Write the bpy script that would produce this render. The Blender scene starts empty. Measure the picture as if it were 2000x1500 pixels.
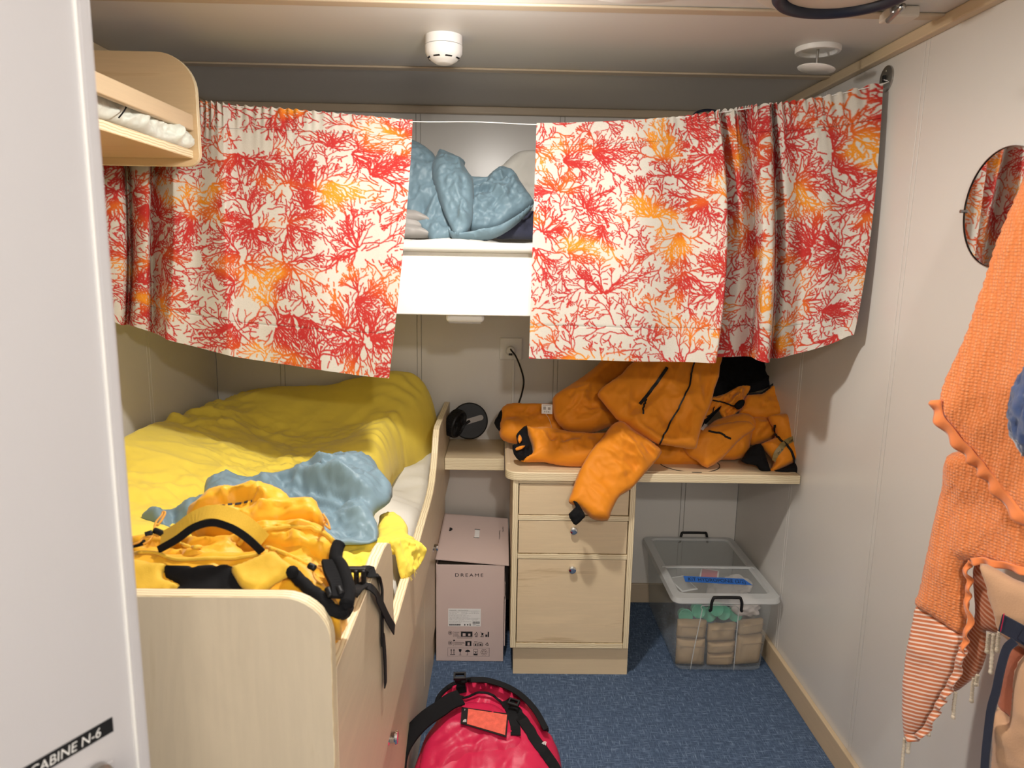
import bpy, bmesh, math, random
import numpy as np
from mathutils import Vector, Matrix
from mathutils.bvhtree import BVHTree
from mathutils.geometry import delaunay_2d_cdt

random.seed(7); rng = np.random.default_rng(11)
sc = bpy.context.scene
COL = sc.collection
V = Vector

# ------------------------------------------------------------------ camera
CX = V((-1.056, -3.0139, 1.525)); YAW, PITCH, ROLL, FPX = .0181, .1773, .0176, 1407.
Fv = V((math.sin(YAW)*math.cos(PITCH), math.cos(YAW)*math.cos(PITCH), -math.sin(PITCH)))
R0 = V((math.cos(YAW), -math.sin(YAW), 0)); U0 = R0.cross(Fv)
Rv = R0*math.cos(ROLL) + U0*math.sin(ROLL); Uv = -R0*math.sin(ROLL) + U0*math.cos(ROLL)
cd = bpy.data.cameras.new('camera'); co = bpy.data.objects.new('camera', cd); COL.objects.link(co)
cd.sensor_width = 36; cd.lens = FPX/2000*36; cd.clip_start = .02
co.matrix_world = Matrix(((Rv.x, Uv.x, -Fv.x, CX.x), (Rv.y, Uv.y, -Fv.y, CX.y), (Rv.z, Uv.z, -Fv.z, CX.z), (0, 0, 0, 1)))
cd.dof.use_dof = True; cd.dof.focus_distance = 2.3; cd.dof.aperture_fstop = 8
sc.camera = co

# ------------------------------------------------------------------ world, exposure, lights
w = bpy.data.worlds.new('world'); sc.world = w; w.use_nodes = True
w.node_tree.nodes['Background'].inputs[0].default_value = (.9, .85, .8, 1)
w.node_tree.nodes['Background'].inputs[1].default_value = .05
sc.view_settings.view_transform = 'Standard'; sc.view_settings.look = 'None'
sc.view_settings.gamma = 1; sc.view_settings.use_curve_mapping = False
sc.view_settings.exposure = -0.62

def lamp(name, loc, power, radius, color):
    l = bpy.data.lights.new(name, 'POINT'); l.shadow_soft_size = radius; l.energy = power; l.color = color
    o = bpy.data.objects.new(name, l); COL.objects.link(o); o.location = loc
    return o
WARM = (1, .945, .88)
lamp('entry_lamp_light', (-.72, -3.47, 2.035), 84, .045, WARM)
lamp('cabin_lamp_glow', (-1.12, -1.47, 2.0), 17, .040, WARM)
al = bpy.data.lights.new('cabin_lamp_light', 'AREA'); al.shape = 'DISK'; al.size = .09; al.energy = 23; al.color = WARM
alo = bpy.data.objects.new('cabin_lamp_light', al); COL.objects.link(alo); alo.location = (-1.12, -1.47, 2.045)
lamp('corridor_lamp_light', (-.9, -4.2, 1.95), 20, .1, (1, .92, .82))

# ------------------------------------------------------------------ helpers
def ray(u, v):
    return Fv + Rv*((u-1000)/FPX) - Uv*((v-750)/FPX)
def at(u, v, ax, val):                      # a point of the photograph on the plane axis = val
    d = ray(u, v); return CX + d*((val-CX[ax])/d[ax])
def on(u, v, P, N):
    d = ray(u, v); return CX + d*((V(P)-CX).dot(V(N))/d.dot(V(N)))

def tag(o, label=None, cat=None, group=None, kind=None):
    if label: o['label'] = label
    if cat: o['category'] = cat
    if group: o['group'] = group
    if kind: o['kind'] = kind
    return o
def empty(name, loc, label, cat, group=None):
    o = bpy.data.objects.new(name, None); COL.objects.link(o); o.location = loc; o.empty_display_size = .05
    return tag(o, label, cat, group)
def wloc(o):
    l = V(o.location)
    while o.parent: o = o.parent; l += o.location
    return l
def link(name, me, mats, parent=None, smooth=False, bev=0, seg=2, label=None):
    o = bpy.data.objects.new(name, me); COL.objects.link(o)
    for m in (mats if isinstance(mats, (list, tuple)) else [mats]): me.materials.append(m)
    if smooth:
        me.polygons.foreach_set('use_smooth', [True]*len(me.polygons))
    n = len(me.vertices); a = np.empty(n*3); me.vertices.foreach_get('co', a); a = a.reshape(-1, 3)
    c = (a.min(0)+a.max(0))/2
    if parent is None: c[2] = a[:, 2].min()
    me.vertices.foreach_set('co', (a-c).ravel()); me.update()
    o.location = V(c) - (wloc(parent) if parent else V((0, 0, 0)))
    if parent: o.parent = parent
    if bev:
        b = o.modifiers.new('bevel', 'BEVEL'); b.width = bev; b.segments = seg; b.limit_method = 'ANGLE'; b.angle_limit = math.radians(40)
    if label: o['label'] = label
    return o
def obj(name, bm, mats, parent=None, smooth=False, bev=0, seg=2, label=None):
    bmesh.ops.recalc_face_normals(bm, faces=bm.faces)
    me = bpy.data.meshes.new(name); bm.to_mesh(me); bm.free()
    return link(name, me, mats, parent, smooth, bev, seg, label)
def raw(name, verts, faces, mats, parent=None, smooth=True, label=None):
    me = bpy.data.meshes.new(name); me.from_pydata([tuple(v) for v in verts], [], faces); me.update()
    return link(name, me, mats, parent, smooth, label=label)
def box(bm, a, b, mi=0):
    a, b = V(a), V(b)
    lo = V([min(a[i], b[i]) for i in range(3)]); hi = V([max(a[i], b[i]) for i in range(3)])
    vs = [bm.verts.new((x, y, z)) for z in (lo.z, hi.z) for y in (lo.y, hi.y) for x in (lo.x, hi.x)]
    for q in ((0, 2, 3, 1), (4, 5, 7, 6), (0, 1, 5, 4), (2, 6, 7, 3), (0, 4, 6, 2), (1, 3, 7, 5)):
        f = bm.faces.new([vs[i] for i in q]); f.material_index = mi
    return vs
def boxo(name, a, b, mat, parent=None, bev=0, seg=2, label=None):
    bm = bmesh.new(); box(bm, a, b); return obj(name, bm, mat, parent, bev=bev, seg=seg, label=label)
def prism(bm, pts, axis, lo, hi, mi_side=0, mi_cap=0):
    """polygon pts in the two other axes (cyclic order), extruded along axis"""
    def mk(p, t):
        l = [p[0], p[1]]; l.insert(axis, t); return bm.verts.new(l)
    A = [mk(p, lo) for p in pts]; B = [mk(p, hi) for p in pts]; n = len(pts)
    f = bm.faces.new(A); f.material_index = mi_cap; f = bm.faces.new(B[::-1]); f.material_index = mi_cap
    for i in range(n):
        f = bm.faces.new((A[i], B[i], B[(i+1) % n], A[(i+1) % n])); f.material_index = mi_side
def frame_of(d):
    d = V(d).normalized(); a = V((0, 0, 1)) if abs(d.z) < .9 else V((1, 0, 0))
    x = d.cross(a).normalized(); return x, d.cross(x).normalized(), d
def lathe(bm, c, axis, prof, n=32, mi=0, scale=(1, 1)):
    """prof: (radius, height along axis)"""
    x, y, z = frame_of(axis); c = V(c); rings = []
    for r, h in prof:
        if r < 1e-6: rings.append([bm.verts.new(c+z*h)])
        else: rings.append([bm.verts.new(c+z*h+x*(r*scale[0]*math.cos(2*math.pi*k/n))+y*(r*scale[1]*math.sin(2*math.pi*k/n))) for k in range(n)])
    for a, b in zip(rings, rings[1:]):
        for k in range(n):
            q = [a[k % len(a)], a[(k+1) % len(a)], b[(k+1) % len(b)], b[k % len(b)]]
            q2 = []
            for v in q:
                if v not in q2: q2.append(v)
            if len(q2) > 2:
                try: bm.faces.new(q2).material_index = mi
                except ValueError: pass
def catmull(P, m=6, closed=False):
    P = [V(p) for p in P]; n = len(P); out = []
    if n < 3 and not closed: return P
    rg = range(n if closed else n-1)
    for i in rg:
        p0 = P[(i-1) % n] if closed or i > 0 else P[0]*2-P[1]; p1 = P[i]; p2 = P[(i+1) % n]
        p3 = P[(i+2) % n] if closed or i+2 < n else P[-1]*2-P[-2]
        for k in range(m):
            t = k/m
            out.append(.5*((2*p1)+(p2-p0)*t+(2*p0-5*p1+4*p2-p3)*t*t+(3*p1-p0-3*p2+p3)*t**3))
    if not closed: out.append(P[-1])
    return out
def tube(bm, path, r, n=8, m=5, mi=0, taper=None):
    P = catmull(path, m) if m > 1 else [V(p) for p in path]
    ref = None; rings = []
    for i, p in enumerate(P):
        d = (P[min(i+1, len(P)-1)]-P[max(i-1, 0)])
        if d.length < 1e-9: d = V((0, 0, 1))
        d.normalize()
        if ref is None: ref = frame_of(d)[0]
        ref = (ref-d*ref.dot(d)).normalized(); y = d.cross(ref)
        rr = r if taper is None else r*taper(i/(len(P)-1))
        rings.append([bm.verts.new(p+ref*(rr*math.cos(2*math.pi*k/n))+y*(rr*math.sin(2*math.pi*k/n))) for k in range(n)])
    for a, b in zip(rings, rings[1:]):
        for k in range(n): bm.faces.new((a[k], a[(k+1) % n], b[(k+1) % n], b[k])).material_index = mi
    bm.faces.new(rings[0][::-1]).material_index = mi; bm.faces.new(rings[-1]).material_index = mi
def ribbon(bm, path, width, thick, nrm, m=5, mi=0):
    """flat strap; nrm: a direction or a list of directions the flat face looks to"""
    P = catmull(path, m) if m > 1 else [V(p) for p in path]; rings = []
    for i, p in enumerate(P):
        d = (P[min(i+1, len(P)-1)]-P[max(i-1, 0)]).normalized()
        if isinstance(nrm, list):
            t = i/(len(P)-1)*(len(nrm)-1); k = min(int(t), len(nrm)-2); nn = V(nrm[k]).lerp(V(nrm[k+1]), t-k)
        else: nn = V(nrm)
        s = d.cross(nn)
        if s.length < 1e-5: s = d.cross(V((1, 0, .3)))
        s.normalize(); nn = s.cross(d).normalized()
        hw = width/2; ht = thick/2
        rings.append([bm.verts.new(p+s*a+nn*b) for a, b in ((-hw, -ht), (hw, -ht), (hw, ht), (-hw, ht))])
    for a, b in zip(rings, rings[1:]):
        for k in range(4): bm.faces.new((a[k], a[(k+1) % 4], b[(k+1) % 4], b[k])).material_index = mi
    bm.faces.new(rings[0][::-1]).material_index = mi; bm.faces.new(rings[-1]).material_index = mi
def tubeo(name, path, r, mat, parent=None, n=8, m=5, label=None, taper=None):
    bm = bmesh.new(); tube(bm, path, r, n, m, taper=taper); return obj(name, bm, mat, parent, smooth=True, label=label)
def ribo(name, path, wd, th, nrm, mat, parent=None, m=5, label=None):
    bm = bmesh.new(); ribbon(bm, path, wd, th, nrm, m); return obj(name, bm, mat, parent, label=label)
def latheo(name, c, axis, prof, mat, parent=None, n=32, bev=0, smooth=True, label=None):
    bm = bmesh.new(); lathe(bm, c, axis, prof, n); o = obj(name, bm, mat, parent, smooth=smooth, label=label)
    if smooth:
        e = o.modifiers.new('split', 'EDGE_SPLIT'); e.split_angle = math.radians(35)
    return o

# numpy gradient noise ------------------------------------------------
_perm = rng.permutation(256); _perm = np.concatenate([_perm, _perm, _perm])
_g = rng.normal(size=(256, 3)); _g /= np.linalg.norm(_g, axis=1)[:, None]
def noise(P):
    P = np.asarray(P, float); i = np.floor(P).astype(int); f = P-i; i &= 255
    u = f*f*f*(f*(f*6-15)+10); r = 0
    for dx in (0, 1):
        wx = u[:, 0] if dx else 1-u[:, 0]
        for dy in (0, 1):
            wy = u[:, 1] if dy else 1-u[:, 1]
            for dz in (0, 1):
                wz = u[:, 2] if dz else 1-u[:, 2]
                h = _perm[_perm[_perm[(i[:, 0]+dx) & 255]+((i[:, 1]+dy) & 255)]+((i[:, 2]+dz) & 255)] & 255
                r = r+wx*wy*wz*((f-np.array([dx, dy, dz]))*_g[h]).sum(1)
    return r*1.6
def folds(Q, freq, aniso=1., ang=0., seed=0., octs=3):
    """ridged cloth creases in a plane; Q: n x 2 metres"""
    c, s = math.cos(ang), math.sin(ang)
    x = (Q[:, 0]*c+Q[:, 1]*s); y = (-Q[:, 0]*s+Q[:, 1]*c)
    out = np.zeros(len(Q)); a = 1; fr = freq
    wx = noise(np.c_[x*freq*.5, y*freq*.5, np.full(len(Q), seed+9.3)]); wy = noise(np.c_[x*freq*.5, y*freq*.5, np.full(len(Q), seed+31.7)])
    for k in range(octs):
        n = noise(np.c_[x*fr/aniso+wx*.9, y*fr+wy*.9, np.full(len(Q), seed+k*7.1)])
        out += a*(1-2*np.sqrt(np.abs(n)+.002)); a *= .5; fr *= 1.9
    return out

def worley(x, y, seed):
    """distance to the nearest of jittered points: facets with sharp ridges, like crushed cloth"""
    ix, iy = np.floor(x).astype(int), np.floor(y).astype(int); best = np.full(len(x), 9.)
    sd_ = int(seed*13) & 255
    for dx in (-1, 0, 1):
        for dy in (-1, 0, 1):
            cx, cy = ix+dx, iy+dy; h = _perm[_perm[(cx & 255)]+((cy+sd_) & 255)]; h2 = _perm[h+17]
            d = np.hypot(cx+.15+.7*h/255-x, cy+.15+.7*h2/255-y)-.25*_perm[h2+5]/255; best = np.minimum(best, d)
    return best
def crush(Q, freq, aniso, ang, seed, octs=3):
    c, s = math.cos(ang), math.sin(ang); x = (Q[:, 0]*c+Q[:, 1]*s); y = (-Q[:, 0]*s+Q[:, 1]*c); out = 0; a = 1; fr = freq
    for k in range(octs):
        wx = .8*noise(np.c_[x*fr*.6, y*fr*.6, np.full(len(Q), seed+k+.3)]); wy = .8*noise(np.c_[x*fr*.6, y*fr*.6, np.full(len(Q), seed+k+17.7)])
        out = out+a*(worley(x*fr/aniso+wx, y*fr+wy, seed+k*3)-.4); a *= .5; fr *= 2.1
    return out

# ------------------------------------------------------------------ materials
def nt(name, rough=.5, color=(.8, .8, .8), metal=0, spec=.5, **kw):
    m = bpy.data.materials.new(name); m.use_nodes = True; t = m.node_tree
    b = t.nodes['Principled BSDF']; b.inputs['Base Color'].default_value = (*color, 1)
    b.inputs['Roughness'].default_value = rough; b.inputs['Metallic'].default_value = metal
    b.inputs['Specular IOR Level'].default_value = spec
    for k, v in kw.items(): b.inputs[k.replace('_', ' ')].default_value = v
    return m, t, b
def N(t, typ, **kw):
    n = t.nodes.new(typ)
    for k, v in kw.items(): setattr(n, k, v)
    return n
def coords(t, sc_=(1, 1, 1), rot=(0, 0, 0)):
    c = N(t, 'ShaderNodeTexCoord'); mp = N(t, 'ShaderNodeMapping'); mp.inputs['Scale'].default_value = sc_; mp.inputs['Rotation'].default_value = rot
    t.links.new(c.outputs['Object'], mp.inputs['Vector']); return mp.outputs['Vector']
def noi(t, vec, scale, detail=3, rough=.5, dist=0):
    n = N(t, 'ShaderNodeTexNoise'); n.inputs['Scale'].default_value = scale; n.inputs['Detail'].default_value = detail
    n.inputs['Roughness'].default_value = rough; n.inputs['Distortion'].default_value = dist
    t.links.new(vec, n.inputs['Vector']); return n.outputs['Fac']
def ramp(t, fac, stops):
    r = N(t, 'ShaderNodeValToRGB'); e = r.color_ramp.elements
    while len(e) < len(stops): e.new(.5)
    for x, (p, c) in zip(e, stops): x.position = p; x.color = (*c, 1)
    t.links.new(fac, r.inputs['Fac']); return r.outputs['Color']
def bump(t, b, h, strength, dist=.001):
    n = N(t, 'ShaderNodeBump'); n.inputs['Strength'].default_value = strength; n.inputs['Distance'].default_value = dist
    t.links.new(h, n.inputs['Height']); t.links.new(n.outputs['Normal'], b.inputs['Normal'])
def plain(name, color, rough=.5, var=.06, nscale=8, bmp=0, bscale=400, **kw):
    m, t, b = nt(name, rough, color, **kw)
    v = coords(t); c1 = tuple(max(0, x*(1-var)) for x in color); c2 = tuple(min(1, x*(1+var)) for x in color)
    t.links.new(ramp(t, noi(t, v, nscale, 4), [(.3, c1), (.7, c2)]), b.inputs['Base Color'])
    if bmp: bump(t, b, noi(t, v, bscale, 2), bmp)
    return m
def wood(name, c1, c2, grain='y', rough=.38, stretch=14):
    m, t, b = nt(name, rough, c1)
    s = {'x': (1, stretch, stretch), 'y': (stretch, 1, stretch), 'z': (stretch, stretch, 1)}[grain]
    v = coords(t, s); n1 = noi(t, v, 1.1, 5, .62, 1.2)
    s2 = tuple(6*k if k > 1 else 3 for k in s); n2 = noi(t, coords(t, s2), 1.6, 3)
    mx = N(t, 'ShaderNodeMath', operation='MULTIPLY_ADD'); t.links.new(n2, mx.inputs[0]); mx.inputs[1].default_value = .35; t.links.new(n1, mx.inputs[2])
    t.links.new(ramp(t, mx.outputs[0], [(.42, c2), (.58, c1), (.72, tuple(k*.95 for k in c1)), (.9, tuple(k*1.04 for k in c1))]), b.inputs['Base Color'])
    bump(t, b, n2, .05); return m
def ply(name, axis, per=.0062):
    m, t, b = nt(name, .5, (.7, .6, .4))
    v = coords(t); sp = N(t, 'ShaderNodeSeparateXYZ'); t.links.new(v, sp.inputs[0])
    k = N(t, 'ShaderNodeMath', operation='MULTIPLY_ADD'); t.links.new(sp.outputs[axis], k.inputs[0]); k.inputs[1].default_value = 1/per
    nn = noi(t, v, 30, 2); t.links.new(nn, k.inputs[2])
    f = N(t, 'ShaderNodeMath', operation='FRACT'); t.links.new(k.outputs[0], f.inputs[0])
    t.links.new(ramp(t, f.outputs[0], [(0, (.50, .36, .18)), (.18, (.76, .64, .42)), (.6, (.84, .74, .52)), (.8, (.80, .68, .46)), (1, (.50, .36, .18))]), b.inputs['Base Color'])
    return m
def cloth(name, color, rough=.85, var=.08, weave=900, wst=.25, sheen=.2, nscale=6, **kw):
    m, t, b = nt(name, rough, color, spec=.25, Sheen_Weight=sheen, **kw)
    v = coords(t); c1 = tuple(max(0, x*(1-var)) for x in color); c2 = tuple(min(1, x*(1+var)) for x in color)
    t.links.new(ramp(t, noi(t, v, nscale, 4), [(.3, c1), (.7, c2)]), b.inputs['Base Color'])
    bump(t, b, noi(t, v, weave, 2), wst, .0006); return m

M = {}
M['wall'] = plain('wall_laminate', (.70, .675, .635), .27, .015, 3, .03, 120)
M['wallgap'] = plain('wall_joint', (.42, .39, .34), .6)
M['ceil'] = plain('ceiling_panel', (.62, .60, .57), .45, .015, 3)
M['trim'] = wood('ceiling_trim_wood', (.52, .42, .30), (.46, .36, .24), 'x')
M['trimy'] = wood('trim_wood_long', (.62, .48, .31), (.54, .40, .25), 'y')
M['birch_y'] = wood('birch_laminate_y', (.70, .57, .39), (.58, .44, .28), 'y')
M['birch_x'] = wood('birch_laminate_x', (.73, .58, .375), (.52, .375, .21), 'x', stretch=11)
M['birch_z'] = wood('birch_laminate_z', (.67, .57, .42), (.58, .48, .33), 'z', stretch=9)
M['shelfw'] = wood('golden_birch', (.68, .49, .28), (.60, .41, .22), 'x')
M['plyx'] = ply('plywood_edge_x', 0); M['plyy'] = ply('plywood_edge_y', 1); M['plyz'] = ply('plywood_edge_z', 2)
M['white'] = plain('white_enamel', (.82, .81, .78), .3, .01)
M['plastic'] = plain('white_plastic', (.80, .79, .77), .4, .01)
M['chrome'] = nt('chrome', .08, (.8, .8, .8), 1)[0]
M['steel'] = plain('brushed_steel', (.45, .44, .42), .32, .08, 60, metal=1)
M['black'] = plain('black_plastic', (.008, .008, .009), .5, .2, spec=.3)
M['blackweb'] = cloth('black_webbing', (.005, .005, .006), .8, .2, 700, .5, 0)
M['blackfab'] = cloth('black_fabric', (.004, .004, .005), .9, .2, 700, .3, 0)
M['door'] = plain('door_paint', (.52, .505, .515), .4, .01, 3)
M['yellow'] = cloth('yellow_cotton', (.86, .67, .09), .85, .05, 1100, .15, .15)
M['bluegrey'] = cloth('blue_grey_sateen', (.175, .265, .32), .42, .06, 1100, .12, .1)
M['whitefab'] = cloth('white_cotton', (.78, .76, .70), .9, .03, 700, .25)
M['towelling'] = cloth('white_towelling', (.80, .78, .71), .95, .03, 500, .7)
M['navyfab'] = cloth('navy_cotton', (.035, .038, .065), .85, .15)
M['greyfab'] = cloth('grey_satin', (.36, .34, .32), .45, .1, 900, .1)
M['mint'] = cloth('mint_satin', (.62, .65, .58), .38, .06, 900, .08, .3)
M['orange'] = cloth('orange_shell_fabric', (.74, .245, .010), .6, .06, 1300, .1, .15)
M['pack'] = cloth('golden_ripstop', (.80, .40, .02), .5, .06, 500, .25, .1)
M['packband'] = cloth('golden_webbing', (.72, .44, .04), .7, .1, 900, .6, .1)
M['red'] = cloth('crimson_tarpaulin', (.56, .018, .070), .38, .08, 260, .35, .0)
M['card'] = plain('pink_card', (.60, .47, .43), .55, .03, 4)
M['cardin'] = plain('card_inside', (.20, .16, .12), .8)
M['ink'] = nt('ink', .6, (.01, .01, .012))[0]
M['label'] = plain('white_label', (.80, .79, .77), .5, .01)
M['kraft'] = plain('kraft_paper', (.42, .29, .155), .75, .06, 12, .2, 90)
M['greenp'] = plain('green_plastic', (.05, .36, .22), .45, .08)
M['tissue'] = cloth('crumpled_tissue', (.62, .55, .52), .9)
M['bluetape'] = plain('blue_tape', (.03, .17, .62), .5, .05)
M['khaki'] = plain('brown_tape', (.27, .19, .06), .45, .08)
M['towel'] = cloth('orange_towel', (.82, .25, .07), .95, .06, 150, 1.0, .5)
m, t, b = nt('waffle_towel', .95, (.82, .27, .08), spec=.1, Sheen_Weight=.4); v = coords(t)
vo = N(t, 'ShaderNodeTexVoronoi'); vo.inputs['Scale'].default_value = 165; vo.inputs['Randomness'].default_value = .35; t.links.new(v, vo.inputs['Vector'])
t.links.new(ramp(t, vo.outputs['Distance'], [(.05, (.86, .36, .16)), (.35, (.80, .26, .085)), (.8, (.74, .205, .055))]), b.inputs['Base Color'])
iv = N(t, 'ShaderNodeMath', operation='SUBTRACT'); iv.inputs[0].default_value = 1; t.links.new(vo.outputs['Distance'], iv.inputs[1]); bump(t, b, iv.outputs[0], .9, .003); M['towel'] = m
M['towelflat'] = cloth('orange_hem', (.80, .235, .07), .9, .05, 900, .3, .4)
M['beige'] = cloth('beige_weave', (.56, .33, .19), .9, .10, 300, .8, .3)
M['brick'] = cloth('brick_weave', (.34, .10, .05), .9, .10, 300, .7, .3)
M['navytape'] = cloth('navy_tape', (.012, .016, .035), .8, .1)
M['bluefluff'] = cloth('blue_fleece', (.03, .06, .17), .95, .2, 90, 1., .6)
M['cord'] = plain('cream_cord', (.62, .54, .42), .8)
M['ocord'] = plain('orange_cord', (.72, .33, .04), .7)
M['rubber'] = plain('blue_rubber', (.006, .010, .028), .5, .1)
M['mirror'] = nt('mirror_glass', .02, (.88, .88, .88), 1)[0]
M['hatch'] = plain('hatch_paint', (.62, .56, .48), .4, .02)
m, t, b = nt('lamp_glow', .5, (1, 1, 1)); b.inputs['Emission Color'].default_value = (1, .9, .76, 1); b.inputs['Emission Strength'].default_value = 6; M['glow'] = m
# translucent tub plastic
m, t, b = nt('translucent_plastic', .22, (.86, .88, .88)); b.inputs['IOR'].default_value = 1.25
tr = N(t, 'ShaderNodeBsdfTransparent'); tr.inputs[0].default_value = (.95, .96, .96, 1); mix = N(t, 'ShaderNodeMixShader')
tnn = noi(t, coords(t), 5, 2); rr = N(t, 'ShaderNodeMapRange'); t.links.new(tnn, rr.inputs[0]); rr.inputs[3].default_value = .10; rr.inputs[4].default_value = .20
t.links.new(rr.outputs[0], mix.inputs[0]); t.links.new(tr.outputs[0], mix.inputs[1]); t.links.new(b.outputs[0], mix.inputs[2])
t.links.new(mix.outputs[0], t.nodes['Material Output'].inputs[0]); M['tub'] = m
m, t, b = nt('frosted_rim', .3, (.72, .74, .74)); tr = N(t, 'ShaderNodeBsdfTransparent'); mix = N(t, 'ShaderNodeMixShader'); mix.inputs[0].default_value = .6
t.links.new(tr.outputs[0], mix.inputs[1]); t.links.new(b.outputs[0], mix.inputs[2]); t.links.new(mix.outputs[0], t.nodes['Material Output'].inputs[0]); M['tubrim'] = m
# carpet
m, t, b = nt('blue_carpet', .95, (.08, .14, .25), spec=.1); v = coords(t)
n1 = noi(t, coords(t, (260, 34, 1)), 1, 3); n2 = noi(t, coords(t, (30, 240, 1)), 1, 3)
mx = N(t, 'ShaderNodeMath', operation='MAXIMUM'); t.links.new(n1, mx.inputs[0]); t.links.new(n2, mx.inputs[1])
t.links.new(ramp(t, mx.outputs[0], [(.45, (.055, .085, .14)), (.60, (.092, .137, .225)), (.76, (.23, .305, .41))]), b.inputs['Base Color'])
bump(t, b, mx.outputs[0], .6, .002); M['carpet'] = m
# coral curtain: colour attribute painted by the growth below, linen ground
m, t, b = nt('coral_print_linen', .9, (.8, .8, .8), spec=.15)
a = N(t, 'ShaderNodeAttribute', attribute_name='print'); v = coords(t)
lin = ramp(t, noi(t, v, 700, 2), [(.3, (.86, .86, .86)), (.7, (1.05, 1.04, 1.02))])
mm = N(t, 'ShaderNodeMix', data_type='RGBA', blend_type='MULTIPLY'); mm.inputs[0].default_value = 1
t.links.new(a.outputs['Color'], mm.inputs[6]); t.links.new(lin, mm.inputs[7]); t.links.new(mm.outputs[2], b.inputs['Base Color'])
bump(t, b, noi(t, v, 900, 2), .25, .0005); M['coral'] = m
# striped towel end (stripes run round the hem: by height)
def stripes(name, c1, c2, per, ax=(0, 0, 1)):
    m, t, b = nt(name, .95, c1, spec=.1, Sheen_Weight=.3); v = coords(t)
    dp = N(t, 'ShaderNodeVectorMath', operation='DOT_PRODUCT'); t.links.new(v, dp.inputs[0]); dp.inputs[1].default_value = ax
    k = N(t, 'ShaderNodeMath', operation='MULTIPLY'); t.links.new(dp.outputs['Value'], k.inputs[0]); k.inputs[1].default_value = 1/per
    f = N(t, 'ShaderNodeMath', operation='FRACT'); t.links.new(k.outputs[0], f.inputs[0])
    t.links.new(ramp(t, f.outputs[0], [(0, c1), (.5, c1), (.6, c2), (.92, c2), (1, c1)]), b.inputs['Base Color'])
    bump(t, b, noi(t, v, 600, 2), .4, .001); return m
M['stripe'] = stripes('striped_towel', (.56, .17, .07), (.80, .62, .52), .0085, (0, .35, .94))
M['stripe2'] = stripes('striped_towel_inner', (.42, .12, .05), (.60, .33, .22), .008, (0, -.45, .89))

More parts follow.
